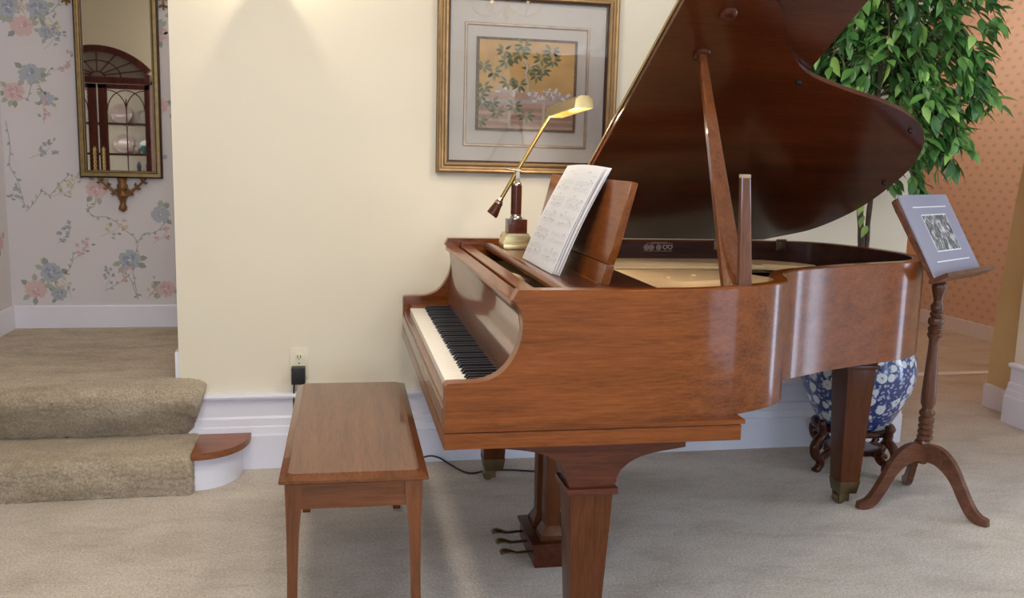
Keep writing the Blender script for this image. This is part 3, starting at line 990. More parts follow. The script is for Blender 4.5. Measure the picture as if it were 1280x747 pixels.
# legs
def leg(cx, cy, top, w_top, w_bot, bracket, collar, name='leg'):
    hw, hb = w_top / 2, w_bot / 2
    bm = BM()
    zc = collar
    taper(bm, (cx - hb, cx + hb, cy - hb, cy + hb), (cx - hw, cx + hw, cy - hw, cy + hw), .088, zc, .003)
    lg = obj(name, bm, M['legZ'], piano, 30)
    c = .011
    bm = BM(); bx(bm, cx - hw - c, cx + hw + c, cy - hw - c, cy + hw + c, zc, zc + .017, .004)
    if not bracket:
        bx(bm, cx - hw - .004, cx + hw + .004, cy - hw - .004, cy + hw + .004, zc + .017, top, .002)
    obj('leg_collar', bm, M['darkX'], lg, 30)
    if bracket:
        bm = BM()
        prof = [(cx + hw + .004, zc + .017)] + [tuple(p) for p in spline([(cx + hw + .005, zc + .035), (cx + hw + .02, zc + .064), (cx + hw + .055, zc + .09), (cx + hw + .105, zc + .106), (cx + hw + .195, zc + .119)], 5)] + \
               [(cx + hw + .195, top), (cx - hw - .19, top), (cx - hw - .19, top - .012)] + \
               [tuple(p) for p in spline([(cx - hw - .188, top - .013), (cx - hw - .10, top - .026), (cx - hw - .045, top - .048), (cx - hw - .018, top - .078), (cx - hw - .008, zc + .035)], 5)] + [(cx - hw - .004, zc + .017)]
        prism(bm, prof, cy - hw, cy + hw, 'Y', .002)
        obj('leg_bracket', bm, M['darkX'], lg, 30)
    bm = BM()
    taper(bm, (cx - hb + .005, cx + hb - .005, cy - hb + .005, cy + hb - .005), (cx - hb - .003, cx + hb + .003, cy - hb - .003, cy + hb + .003), .046, .096, .003)
    obj('ferrule', bm, M['old_brass'], lg, 30)
    bm = BM()
    bx(bm, cx - .032, cx + .010, cy - .027, cy - .021, .014, .048)
    bx(bm, cx - .032, cx + .010, cy + .021, cy + .027, .014, .048)
    bx(bm, cx - .032, cx + .010, cy - .027, cy + .027, .041, .048)
    rot = Matrix.Translation((cx - .020, cy, .020)) @ Matrix.Rotation(PI / 2, 4, 'X')
    lathe(bm, [(.004, -.020), (.018, -.019), (.020, -.016), (.020, .016), (.018, .019), (.004, .020)], 0, 0, 20, mtx=rot)
    obj('caster', bm, M['old_brass'], lg, 30)
    return lg
leg(.395, .095, ZKB, .116, .084, True, .435)
leg(.365, PW - .10, ZKB, .116, .084, True, .435)
leg(1.688, .945, ZRB, .116, .080, False, .545)

# pedal lyre
ly = BM(); bx(ly, .358, .56, .528, .765, .012, .072, .003)
lyre = obj('pedal_lyre', ly, M['darkY'], piano, 30)
bm = BM(); bx(bm, .350, .568, .520, .773, .072, .084, .004); bx(bm, .362, .556, .532, .761, .0, .014, .002)
obj('lyre_base_cap', bm, M['darkY'], lyre, 30)
for y in (.585, .708):
    bm = BM()
    taper(bm, (.398, .448, y - .025, y + .025), (.394, .452, y - .028, y + .028), .13, ZKB, .003)
    taper(bm, (.384, .462, y - .038, y + .038), (.400, .446, y - .024, y + .024), .098, .13, .002)
    bx(bm, .382, .464, y - .040, y + .040, .084, .098, .002)
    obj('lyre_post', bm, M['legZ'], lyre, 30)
for y in (.60, .69):
    bm = BM(); tube(bm, [(.47, y, .08), (.74, y, ZKB + .02)], .008, 8)
    obj('lyre_brace', bm, M['darkX'], lyre, 40)
bm = BM()
for y in (.625, .645, .665): tube(bm, [(.44, y, .08), (.44, y, ZKB)], .0025, 6)
obj('trapwork_rod', bm, M['old_brass'], lyre, 40)
for y in (.560, .643, .724):
    bm = BM()
    P = spline([(.372, y, .046), (.335, y, .045), (.305, y, .044), (.285, y, .050), (.266, y, .052), (.252, y, .047)], 4)
    n = len(P)
    rs = [.010] * n
    for i in range(n):
        t = i / (n - 1)
        rs[i] = .0085 if t < .35 else .0085 + .0085 * math.sin(min(1, (t - .35) / .5) * PI / 2)
    rs[-1] = .009
    tube(bm, P, rs, 10, flat=.42)
    obj('pedal', bm, M['old_brass'], lyre, 50)

def PP(x, y, z):
    c, s = math.cos(PDEL), math.sin(PDEL)
    return (PX + c * x - s * y, PY + s * x + c * y, z)

# ------------------------------------------------------------------ sheet music on the desk
def sheet(i, label, group=None, printed=False):
    """a leaning double page; u runs along the desk from the far end, v up the page"""
    root = thing('sheet_music', label, 'sheet music', PP(0, 0, 0), PDEL, group)
    W_, H_ = .445, .345
    ya = .905 - .010 * i
    def P(u, v, d=0):
        bow = .012 * math.sin(v * PI) - .0 * u
        lift = .004 * math.sin(u * PI * 2)
        x = .370 + .150 * v + .0055 * i - bow * .6 + lift * .2
        z = .9605 + .318 * v - .0006 * i + .006 * math.sin(u * PI) * v
        n = Vector((-.905, 0, .425)) * d
        return Vector((x, ya - u * W_ + .012 * v * (i % 2), z)) + n
    bm = BM()
    nu, nv = 10, 10
    g = [[bm.verts.new(P(a / nu, b / nv)) for b in range(nv + 1)] for a in range(nu + 1)]
    for a in range(nu):
        for b in range(nv):
            bm.faces.new((g[a][b], g[a + 1][b], g[a + 1][b + 1], g[a][b + 1]))
    r = bmesh.ops.solidify(bm, geom=bm.faces[:], thickness=.0008)
    obj('page', bm, M['paper'], root, 40)
    if printed:
        bm = BM()
        rr = random.Random(21)
        def quad(u0, v0, u1, v1, mi=0, d=.0016):
            n = max(1, int(abs(u1 - u0) * 12))
            for k in range(n):
                a, b = u0 + (u1 - u0) * k / n, u0 + (u1 - u0) * (k + 1) / n
                f = bm.faces.new([bm.verts.new(P(*q, d)) for q in ((a, v0), (b, v0), (b, v1), (a, v1))])
                f.material_index = mi
        for pg in (0, 1):
            ua, ub = .05 + pg * .5, .46 + pg * .5
            for sy in range(5):
                vt = .84 - sy * .165
                for st in (0, 1):
                    v0 = vt - st * .062
                    for l in range(5): quad(ua, v0 - l * .0075, ub, v0 - l * .0075 + .0012)
                    u = ua + .02
                    while u < ub - .01:
                        v = v0 - rr.randrange(-1, 6) * .0075
                        quad(u, v - .003, u + .008, v + .003, rr.choice((0, 0, 0, 1)), .0018)
                        quad(u + .007, v, u + .0082, v + .022, 0, .0018)
                        if rr.random() < .12: quad(u - .004, v + .021, u + .024, v + .026, 1, .0018)
                        u += rr.uniform(.014, .032)
                for k in range(6):
                    quad(ua + (ub - ua) * k / 5 - .0006, vt - .092, ua + (ub - ua) * k / 5 + .0006, vt, 0)
            quad(ua + .16, .93, ub - .16, .938, 0); quad(ub - .1, .90, ub, .905, 0)
        obj('printed_notes', bm, [M['ink'], M['ink_dark']], root)
    return root
sheet(0, 'front double page of printed music leaning on the piano desk, its notes showing', None, True)
for i in (1, 2, 3):
    sheet(i, 'white music page tucked behind the printed front page on the piano desk', 'music pages behind the front page')

# ------------------------------------------------------------------ piano lamp
lamp = thing('piano_lamp', 'brass and mahogany balance-arm lamp standing at the far end of the piano top', 'lamp', PP(.418, 1.262, .9586), PDEL)
bm = BM()
bx(bm, -.060, .052, -.062, .062, 0, .020, .004)
prof = [(-.060, .020), (-.057, .034), (-.050, .046), (-.047, .060), (.039, .060), (.042, .046), (.049, .034), (.052, .020)]
prism(bm, prof, -.048, .048, 'Y', .003)
obj('base', bm, M['brass'], lamp, 35)
bm = BM(); bx(bm, -.038, .034, -.036, .036, .060, .112, .002)
obj('block', bm, M['darkY'], lamp, 30)
bm = BM()
fl = []
for k in range(48):
    a = 2 * PI * k / 48; r = .0205 - (.0016 if k % 4 == 0 else 0)
    fl.append((-.004 + r * math.cos(a), r * math.sin(a)))
prism(bm, fl, .130, .240, 'Z')
obj('column', bm, M['darkZ'], lamp, 30)
bm = BM()
lathe(bm, [(.024, .112), (.024, .118), (.020, .122), (.020, .130)], -.004, 0, 24)
obj('collar', bm, M['nickel'], lamp, 35)
bm = BM()
lathe(bm, [(.019, .240), (.019, .246), (.015, .250), (.012, .258), (.009, .262)], -.004, 0, 24)
for y in (-.013, .013):
    bx(bm, -.010, .004, y - .0025, y + .0025, .258, .302)
bx(bm, -.010, .004, -.0155, .0155, .252, .264)
tube(bm, [(-.003, -.020, .294), (-.003, .020, .294)], .004, 8)
obj('fork', bm, M['nickel'], lamp, 35)
bm = BM()
tube(bm, [(-.052, -.016, .301), (-.01, -.016, .296), (.01, -.016, .294)], [.0055, .0035, .0035], 8)
obj('pivot_handle', bm, M['nickel'], lamp, 35)
bm = BM()
tube(bm, [(-.068, 0, .178), (-.003, 0, .294), (.116, .004, .499)], .0075, 10)
obj('arm', bm, plain('aged_brass_tube', srgb(168, 142, 84), .32, 1), lamp, 40)
bm = BM()
tube(bm, [(-.098, 0, .126), (-.095, 0, .130), (-.072, 0, .171), (-.067, 0, .180)], [.021, .023, .015, .013], 20)
cw = obj('counterweight', bm, M['darkX'], lamp, 40)
bm = BM()
tube(bm, [(-.074, 0, .168), (-.070, 0, .175)], [.0172, .0165], 20); tube(bm, [(-.070, 0, .175), (-.062, 0, .190)], [.013, .009], 16)
obj('cap', bm, M['nickel'], cw, 40)
shade = None
bm = BM()
sec_o = [(-.034, 0), (-.031, .030), (-.014, .043), (.014, .043), (.031, .030), (.034, 0)]
sec_i = [(-.031, 0), (-.0285, .0285), (-.013, .040), (.013, .040), (.0285, .0285), (.031, 0)]
prism(bm, sec_o + sec_i[::-1], -.17, .17, 'Y')
for y in (-.171, .169): prism(bm, sec_o, y, y + .002, 'Y')
SM = Matrix.Translation((.150, -.152, .5075)) @ Matrix.Rotation(R(-3.4), 4, 'X') @ Matrix.Rotation(R(4), 4, 'Z')
for v in bm.verts: v.co = SM @ v.co
shade = obj('lamp_shade', bm, M['brass'], lamp, 30)
bm = BM()
tube(bm, [SM @ Vector((0, -.13, .022)), SM @ Vector((0, .13, .022))], .009, 10)
obj('tube_bulb', bm, M['tube'], shade, 40)
la = bpy.data.lights.new('lamp_light', 'AREA'); la.shape = 'RECTANGLE'; la.size = .05; la.size_y = .28
la.energy = 3.2; la.color = (1, .88, .72)
lo_ = bpy.data.objects.new('lamp_light', la); COL.objects.link(lo_)
lo_.parent = shade
lo_.matrix_local = SM @ Matrix.Translation((0, 0, .002)) @ Matrix.Rotation(R(8), 4, 'Y')

# ------------------------------------------------------------------ piano bench
bench = thing('piano_bench', 'long walnut piano bench drawn up to the keyboard', 'bench', (.0825, 2.795, 0), -.021)
HX, HY = .192, .503
BZ = .966
def topring(ins, z, ch):
    x, y = HX - ins, HY - ins
    return [(-x + ch, -y, z), (x - ch, -y, z), (x, -y + ch, z), (x, y - ch, z), (x - ch, y, z), (-x + ch, y, z), (-x, y - ch, z), (-x, -y + ch, z)]
bm = BM()
rs = []
for ins, z, ch in ((.004, .474, .001), (0, .477, .001), (0, .484, .001), (.003, .486, .001), (.020, .4955, .012), (.022, .497, .012), (.026, .4972, .012)):
    rs.append([bm.verts.new(p) for p in topring(ins, z * BZ, ch)])
for a, b in zip(rs, rs[1:]):
    for k in range(8): bm.faces.new((a[k], a[(k + 1) % 8], b[(k + 1) % 8], b[k]))
bm.faces.new(rs[0][::-1]); bm.faces.new(rs[-1])
obj('bench_top', bm, M['benchY'], bench, 25)
bm = BM()
for y in (-1, 1):
    a = y * (HY - .040); b = y * (HY - .022)
    bx(bm, -HX + .05, HX - .05, min(a, b), max(a, b), .384, .458)
for x in (-1, 1):
    a = x * (HX - .036); b = x * (HX - .020)
    bx(bm, min(a, b), max(a, b), -HY + .05, HY - .05, .386, .458)
bx(bm, -HX + .03, HX - .03, -HY + .03, HY - .03, .392, .400)
obj('apron', bm, M['benchX'], bench)
for sx in (-1, 1):
    for sy in (-1, 1):
        bm = BM()
        ox, oy = sx * (HX - .014), sy * (HY - .014)
        lv = []
        for z, w in ((0, .027), (.20, .030), (.33, .035), (.40, .042), (.43, .0455), (.474, .046)):
            off = -.004 * math.sin(z / .474 * PI)
            X0, X1 = sorted((ox + sx * off, ox - sx * w)); Y0_, Y1_ = sorted((oy + sy * off, oy - sy * w))
            lv.append([bm.verts.new((a_, b_, z * BZ)) for a_, b_ in ((X0, Y0_), (X1, Y0_), (X1, Y1_), (X0, Y1_))])
        for a, b in zip(lv, lv[1:]):
            for k in range(4): bm.faces.new((a[k], a[(k + 1) % 4], b[(k + 1) % 4], b[k]))
        bm.faces.new(lv[0][::-1]); bm.faces.new(lv[-1])
        obj('leg', bm, M['benchZ'], bench, 25)

# ------------------------------------------------------------------ framed painting
pic = thing('framed_painting', 'gold-framed painting of a leafy tree and white birds under glass, above the piano', 'picture', (0, 0, 0))
fx0, fx1, fz0, fz1 = .452, 1.216, 1.234, 1.986
bm = BM()
prof = [(0, WY), (0, 3.792), (.003, 3.782), (.009, 3.777), (.016, 3.779), (.021, 3.784), (.027, 3.785), (.034, 3.781), (.040, 3.780), (.044, 3.783), (.046, 3.789), (.052, 3.798), (.054, 3.812)]
rect_frame(bm, fx0, fx1, fz0, fz1, prof, [1, 0, 0, 0, 0, 0, 0, 0, 0, 0, 2, 2])
fr = obj('frame', bm, [M['gold_leaf'], M['antique_dark'], M['umber']], pic, 20)
bm = BM(); bx(bm, fx0 + .05, fx1 - .05, 3.808, 3.812, fz0 + .05, fz1 - .05)
obj('mat_board', bm, M['mat_grey'], pic)
bm = BM(); rect_frame(bm, .563, 1.092, 1.346, 1.845, [(0, 3.808), (0, 3.802), (.003, 3.799), (.008, 3.799), (.011, 3.802), (.011, 3.808)])
obj('fillet', bm, M['gold_pale'], pic, 20)
ax0, ax1, az0, az1 = .613, 1.040, 1.412, 1.789
pic_mats = [plain('art_gold', srgb(206, 162, 98), .6, noise=.12, nscale=14), plain('art_rose', srgb(190, 152, 128), .6, noise=.1, nscale=18),
            plain('art_rose_dark', srgb(166, 130, 108), .6, noise=.1, nscale=18), plain('art_leaf', srgb(98, 100, 66), .6), plain('art_leaf_pale', srgb(126, 128, 92), .6),
            plain('art_white', srgb(226, 212, 200), .6), plain('art_mauve', srgb(186, 168, 160), .6), plain('art_border', srgb(112, 88, 62), .6, noise=.5, nscale=160), plain('art_stem', srgb(196, 178, 158), .6)]
rnd = random.Random(4)
bm = BM(); bx(bm, ax0, ax1, 3.7985, 3.808, az0, az1, 0, 7)
pr = Print(lambda u, v, d: (ax0 + min(.985, max(.012, u)) * (ax1 - ax0), 3.7984 - d, az0 + v * (az1 - az0)), rnd)
pr.bm.free(); pr.bm = bm
def rect(u0, v0, u1, v1, mi): pr.poly([(u0, v0), (u1, v0), (u1, v1), (u0, v1)], mi)
rect(.028, .028, .972, .972, 0)
rect(.028, .028, .972, .42, 1)
rect(.028, .30, .972, .345, 6)
for v in (.06, .13, .21): rect(.028, v, .972, v + .045, 2)
for u in (.32, .66): rect(u, .03, u + .028, .36, 8)
pr.line([(.50, .40), (.51, .52), (.485, .60), (.50, .70), (.46, .78)], .011, 8)
pr.line([(.50, .70), (.60, .74), (.70, .80)], .006, 8)
pr.line([(.49, .58), (.52, .48)], .008, 8)
pr.line([(.10, .62), (.12, .5), (.09, .36)], .005, 8)
pr.line([(.18, .12), (.17, .26), (.14, .34)], .004, 3)
rows = [(250, 168), (365, 130), (350, 185), (300, 210), (265, 235), (475, 205), (540, 160), (548, 215), (410, 275), (450, 312), (482, 280), (130, 268), (190, 302), (275, 362), (345, 375),
        (130, 398), (112, 450), (124, 492), (182, 492), (212, 548), (318, 512), (392, 566), (112, 604)]
for px, py in rows:
    u = (px - 85) / 612; v = 1 - (py - 90) / 578
    for k in range(7):
        a = -PI / 2 + (k - 3) * .78 + rnd.uniform(-.15, .15)
        l = rnd.uniform(.072, .095)
        pr.leaf(u + .012 * math.cos(a), v + .012 * math.sin(a), l, .0165, a, 3 if k % 3 else 4)
for px, py in ((222, 415), (240, 422), (312, 424), (328, 408), (420, 424), (440, 430), (500, 425), (520, 412), (505, 465), (555, 432), (575, 455), (560, 420), (640, 440), (628, 452), (470, 470), (430, 470), (450, 460), (600, 440)):
    u = (px - 85) / 612; v = 1 - (py - 90) / 578
    for k in range(4):
        pr.blob(u + rnd.uniform(-.03, .03), v + rnd.uniform(-.02, .02), rnd.uniform(.02, .036), rnd.uniform(.010, .02), rnd.uniform(0, 3), 5 if k % 3 else 6, 8, .35)
obj('painted_panel', bm, pic_mats, pic)
bm = BM(); bx(bm, fx0 + .048, fx1 - .048, 3.792, 3.794, fz0 + .048, fz1 - .048)
obj('glazing', bm, M['glass'], pic)

# ------------------------------------------------------------------ mirror on the papered wall
mir = thing('wall_mirror', 'tall narrow gilt mirror with a carved leaf drop, on the floral wallpaper', 'mirror', (0, 0, 0))
mx0, mx1, mz0, mz1 = -1.208, -.813, 1.150, 2.16
bm = BM()
rect_frame(bm, mx0, mx1, mz0, mz1, [(0, 5.0), (0, 4.975), (.004, 4.970), (.008, 4.966), (.022, 4.964), (.026, 4.968), (.030, 4.972), (.034, 4.972), (.037, 4.978), (.039, 4.992)], [1, 1, 1, 0, 0, 1, 0, 1, 1])
obj('frame', bm, [M['antique'], M['antique_dark']], mir, 20)
bm = BM(); bx(bm, mx0 + .036, mx1 - .036, 4.985, 4.989, mz0 + .036, mz1 - .036)
obj('mirror_plate', bm, M['mirror'], mir)
def leafy(bm, pts, r, nleaf, seed, y=4.982):
    P = [Vector((p[0], y, p[1])) for p in spline(pts, 6)]
    tube(bm, P, [r * (1 - .6 * k / len(P)) for k in range(len(P))], 8)
    rr = random.Random(seed)
    for k in range(nleaf):
        i = int((k + .5) / nleaf * (len(P) - 1)); p = P[i]
        d = (P[min(i + 1, len(P) - 1)] - P[max(i - 1, 0)]).normalized()
        for sgn in (-1, 1):
            nrm = Vector((-d.z, 0, d.x)) * sgn
            e = p + d * .018 + nrm * .020 + Vector((0, rr.uniform(-.012, -.004), 0))
            tube(bm, [p, (p + e) / 2 + nrm * .005, e], [.004, .0075, .0015], 6)
bm = BM()
cxm = -1.010
leafy(bm, [(cxm, mz0), (cxm, 1.09), (cxm, 1.03), (cxm, .985)], .017, 3, 1)
leafy(bm, [(cxm - .01, 1.055), (cxm - .05, 1.09), (cxm - .08, 1.115), (cxm - .115, 1.148)], .009, 3, 2)
leafy(bm, [(cxm + .01, 1.055), (cxm + .05, 1.09), (cxm + .08, 1.115), (cxm + .115, 1.148)], .009, 3, 3)
lathe_b = [(.004, .978), (.016, .990), (.020, 1.005), (.012, 1.02), (.018, 1.045), (.026, 1.062), (.016, 1.075), (.022, 1.095), (.028, 1.112), (.018, 1.125), (.026, 1.150)]
lathe(bm, lathe_b, cxm, 4.980, 14)
for v in bm.verts:
    if v.co.y > 4.999: v.co.y = 4.999
obj('carved_drop', bm, M['carved'], mir, 60)
for sx, xx in ((-1, mx0 - .028), (1, mx1 + .028)):
    bm = BM()
    leafy(bm, [(xx - sx * .024, 2.13), (xx, 2.09), (xx, 2.04), (xx, 1.985)], .009, 4, 5)
    for v in bm.verts:
        if v.co.y > 4.999: v.co.y = 4.999
    obj('carved_side_leaf', bm, M['carved'], mir, 60)

# ------------------------------------------------------------------ outlet, adapter and its cord
out = thing('wall_outlet', 'ivory double outlet on the cream wall behind the bench', 'outlet', (0, 0, 0))
bm = BM(); bx(bm, -.145, -.071, WY - .006, WY, .372, .498, .003)
obj('cover_plate', bm, M['plate_ivory'], out, 30)
for z in (.462, .405):
    bm = BM()
    oct_ = [(-.108 + .017 * math.cos(2 * PI * k / 16) , z + .0145 * math.sin(2 * PI * k / 16)) for k in range(16)]
    prism(bm, oct_, WY - .0085, WY - .004, 'Y', .001)
    obj('socket_face', bm, M['plate_ivory'], out, 30)
bm = BM()
for z in (.462,):
    for x in (-.114, -.102): bx(bm, x - .0015, x + .0015, WY - .0092, WY - .008, z - .006, z + .006)
    lathe(bm, [(.0022, 0), (.0022, .001)], 0, 0, 8, mtx=Matrix.Translation((-.108, WY - .0085, z - .009)) @ Matrix.Rotation(PI / 2, 4, 'X'))
lathe(bm, [(.003, 0), (.003, .002)], 0, 0, 10, mtx=Matrix.Translation((-.108, WY - .005, .4335)) @ Matrix.Rotation(PI / 2, 4, 'X'))
obj('slots', bm, M['slot'], out)
ad = thing('power_adapter', 'black plug-in power adapter in the lower socket, its cord trailing along the floor', 'adapter', (0, 0, 0))
bm = BM(); bx(bm, -.139, -.083, WY - .052, WY - .0087, .352, .424, .005)
obj('body', bm, M['black'], ad, 30)
bm = BM()
cord = [(-.128, 3.79, .353), (-.130, 3.782, .30), (-.128, 3.745, .2), (-.118, 3.735, .08), (-.08, 3.74, .012), (.05, 3.735, .005), (.25, 3.745, .006), (.36, 3.752, .012), (.43, 3.752, .030), (.475, 3.74, .024), (.515, 3.70, .008), (.56, 3.61, .005), (.60, 3.585, .005), (.66, 3.61, .005),
        (.76, 3.605, .005), (.87, 3.575, .005), (1.0, 3.60, .005), (1.2, 3.68, .005)]
tube(bm, spline(cord, 8), .0038, 8)
obj('cord', bm, M['black'], ad, 60)

# ------------------------------------------------------------------ china cabinet reflected in the mirror
cab = thing('china_cabinet', 'arched mahogany china cabinet seen only in the gilt mirror', 'cabinet', (-1.89, 1.06, 0))
CW, CD = .425, .43
bm = BM()
for s in (-1, 1): bx(bm, s * CW - (.03 if s > 0 else 0), s * CW + (.03 if s < 0 else 0), 0, CD, .1, 1.93)
bx(bm, -CW, CW, 0, CD, 0, .86); bx(bm, -CW, CW, 0, CD, 1.85, 1.875)
bx(bm, -CW - .015, CW + .015, 0, CD + .015, .84, .87, .004)
obj('carcass', bm, M['cab'], cab)
bm = BM(); bx(bm, -CW + .03, CW - .03, .0, .012, .87, 1.85)
obj('lining', bm, M['cab_back'], cab)
AR = .593; AC = 2.16 - AR
def arcp(r, n=24):
    t = math.asin(min(1, (CW + .01) / AR))
    return [(r * math.sin(-t + 2 * t * k / n), AC + r * math.cos(-t + 2 * t * k / n)) for k in range(n + 1)]
bm = BM()
A, B = arcp(AR), arcp(AR - .055)
prism(bm, A + B[::-1], CD - .06, CD + .012, 'Y', .003)
bx(bm, -CW, CW, CD - .05, CD + .006, 1.845, 1.90, .003)
obj('pediment', bm, M['cab'], cab, 30)
bm = BM()
prism(bm, [(-CW, 1.88)] + [p for p in B if p[1] > 1.88] + [(CW, 1.88)], CD - .05, CD - .04, 'Y')
obj('fan_panel', bm, plain('smoky_fan_panel', srgb(150, 140, 132), .3), cab, 30)
bm = BM()
for k in range(1, 8):
    a = PI * k / 8
    r0, r1 = .05, .40
    e = (r1 * math.cos(a), min(1.90 + .26 * math.sin(a), AC + math.sqrt(max(.01, (AR - .05) ** 2 - (r1 * math.cos(a)) ** 2))))
    tube(bm, [(r0 * math.cos(a), CD - .02, 1.90 + r0 * .7 * math.sin(a)), (e[0], CD - .02, e[1])], .0055, 6)
for r in (.06, .19):
    tube(bm, [(r * math.cos(PI * k / 20), CD - .02, 1.90 + r * .72 * math.sin(PI * k / 20)) for k in range(21)], .0055, 6)
obj('fan_tracery', bm, M['cab'], cab, 40)
bm = BM(); bx(bm, -CW + .02, CW - .02, CD - .03, CD - .027, 1.9, 2.0)
for z in (1.25, 1.51):
    bm2 = BM(); bx(bm2, -CW + .03, CW - .03, .012, CD - .03, z - .009, z + .009)
    obj('shelf', bm2, M['cab'], cab)
bm.free()
for s in (-1, 1):
    x0, x1 = sorted((s * .006, s * (CW - .002)))
    bm = BM()
    st = .072
    bx(bm, x0, x0 + (st if s > 0 else .045), CD - .004, CD + .018, .88, 1.84, .003); bx(bm, x1 - (.045 if s > 0 else st), x1, CD - .004, CD + .018, .88, 1.84, .003)
    bx(bm, x0, x1, CD - .004, CD + .018, .88, .94, .003); bx(bm, x0, x1, CD - .004, CD + .018, 1.80, 1.84, .003)
    gx0, gx1 = (x0 + st, x1 - .045) if s > 0 else (x0 + .045, x1 - st)
    gm = (gx0 + gx1) / 2
    for x in (gm,): tube(bm, [(x, CD + .006, .94), (x, CD + .006, 1.72)], .0055, 6)
    for z in (1.25, 1.51): tube(bm, [(gx0, CD + .006, z), (gx1, CD + .006, z)], .0055, 6)
    w = (gx1 - gx0) / 2
    for c in (gx0, gm, gx1):
        for d in (-1, 1):
            pts = [(c + d * w * (1 - math.cos(t)) * .98, CD + .006, 1.62 + .17 * math.sin(t)) for t in [PI / 2 * k / 8 for k in range(9)]]
            pts = [p for p in pts if gx0 - .001 <= p[0] <= gx1 + .001]
            if len(pts) > 2: tube(bm, pts, .005, 6)
    dr = obj('door', bm, M['cab'], cab, 40)
    bm = BM(); bx(bm, gx0, gx1, CD + .001, CD + .003, .94, 1.80)
    obj('pane', bm, M['glass'], dr)
    bm = BM()
    hx = s * .036
    tube(bm, spline([(hx, CD + .018, 1.31), (hx, CD + .04, 1.29), (hx, CD + .04, 1.20), (hx, CD + .04, 1.11), (hx, CD + .018, 1.09)], 5), .006, 8)
    for k in range(6):
        zc_ = 1.115 + k * .034
        tube(bm, [(hx + .011 * math.cos(2 * PI * q / 10), CD + .026, zc_ + .016 * math.sin(2 * PI * q / 10)) for q in range(11)], .0035, 6)
    obj('handle', bm, M['brass'], dr, 40)
CX, CY = -1.89, 1.06
def upright_plate(x, z, r, mat, label):
    bm = BM()
    lathe(bm, [(.001, 0), (r * .6, 0), (r * .68, .006), (r, .016), (r, .019), (r * .66, .010), (r * .58, .004), (.001, .004)], 0, 0, 28)
    q = Matrix.Translation((CX + x, CY + .035, z + r * .985)) @ Matrix.Rotation(R(-80), 4, 'X')
    for v in bm.verts: v.co = q @ v.co
    tag(obj('display_plate', bm, mat, None, 40), label, 'plate', 'plates in the china cabinet')
def pot_(x, y, z, prof, mat, name, label, cat, group=None):
    bm = BM(); lathe(bm, [(r, z + .001 + h) for r, h in prof], CX + x, CY + y, 20)
    tag(obj(name, bm, mat, None, 40), label, cat, group)
upright_plate(.11, 1.519, .09, M['china_rose'], 'rose plate on the upper shelf of the china cabinet')
upright_plate(.30, 1.519, .07, M['china'], 'white plate on the upper shelf of the china cabinet')
upright_plate(.12, 1.259, .085, M['china_rose'], 'rose plate on the middle shelf of the china cabinet')
upright_plate(.30, 1.259, .08, M['china'], 'white plate on the middle shelf of the china cabinet')
cupp = [(.014, 0), (.02, .004), (.03, .03), (.034, .055), (.031, .055), (.026, .03), (.004, .008)]
pot_(.20, .20, 1.259, cupp, M['china_rose'], 'tea_cup', 'rose tea cup on the middle shelf of the china cabinet', 'cup')
pot_(.27, .22, 1.259, cupp, M['china'], 'tea_cup', 'white tea cup on the middle shelf of the china cabinet', 'cup')
pot_(.34, .24, 1.259, [(.02, 0), (.034, .03), (.036, .07), (.033, .07), (.03, .03), (.004, .01)], M['teal'], 'glass_tumbler', 'teal tumbler on the middle shelf of the china cabinet', 'glass')
pot_(.15, .24, .87, [(.03, 0), (.06, .05), (.065, .10), (.05, .17), (.02, .2)], M['teal'], 'ginger_jar', 'teal jar on the floor of the china cabinet', 'jar')
cand = [(.034, 0), (.034, .008), (.015, .03), (.011, .12), (.02, .16), (.012, .2), (.018, .27), (.022, .28), (.004, .32)]
pot_(.27, .2, .87, cand, M['pewter'], 'candlestick', 'pewter candlestick on the floor of the china cabinet', 'candlestick', 'pewter candlesticks in the china cabinet')
pot_(.34, .16, .87, cand, M['pewter'], 'candlestick', 'pewter candlestick on the floor of the china cabinet', 'candlestick', 'pewter candlesticks in the china cabinet')

# ------------------------------------------------------------------ planter, its stand and the ficus
GX, GY = 2.268, 3.50
ps = thing('plant_stand', 'carved dark wooden stand with scrolled feet under the blue and white planter', 'plant stand', (GX, GY, 0))
bm = BM()
lathe(bm, [(.10, .170), (.150, .168), (.172, .172), (.178, .182), (.172, .192), (.160, .195), (.150, .188), (.10, .188)], 0, 0, 40)
obj('ring', bm, M['darkX'], ps, 40)
bm = BM()
lathe(bm, [(.05, .070), (.10, .068), (.118, .074), (.118, .086), (.10, .090), (.05, .088)], 0, 0, 32)
obj('stretcher', bm, M['darkX'], ps, 40)
for k in range(4):
    a = R(199 + 88 * k)
    c, s = math.cos(a), math.sin(a)
    def q(r, z): return (r * c, r * s, z)
    bm = BM()
    P = spline([q(.190, .222), q(.196, .210), (q(.190, .190)), q(.188, .160), q(.212, .142), q(.232, .112), q(.224, .078), q(.198, .056), q(.190, .032), q(.205, .012), q(.222, .006)], 5)
    n = len(P)
    tube(bm, P, [.015 + .006 * math.sin(PI * i / n) for i in range(n)], 10)
    P = spline([q(.205, .060), q(.175, .055), q(.148, .066), q(.140, .088), q(.155, .100), q(.168, .092)], 5)
    tube(bm, P, [.014 - .006 * i / len(P) for i in range(len(P))], 8)
    P = spline([q(.118, .08), q(.15, .08), q(.19, .06)], 5)
    tube(bm, P, .010, 8)
    lathe(bm, [(.002, .228), (.014, .226), (.016, .216), (.012, .206)], .188 * c, .188 * s, 12)
    obj('leg', bm, M['darkX'], ps, 60)
bm = BM()
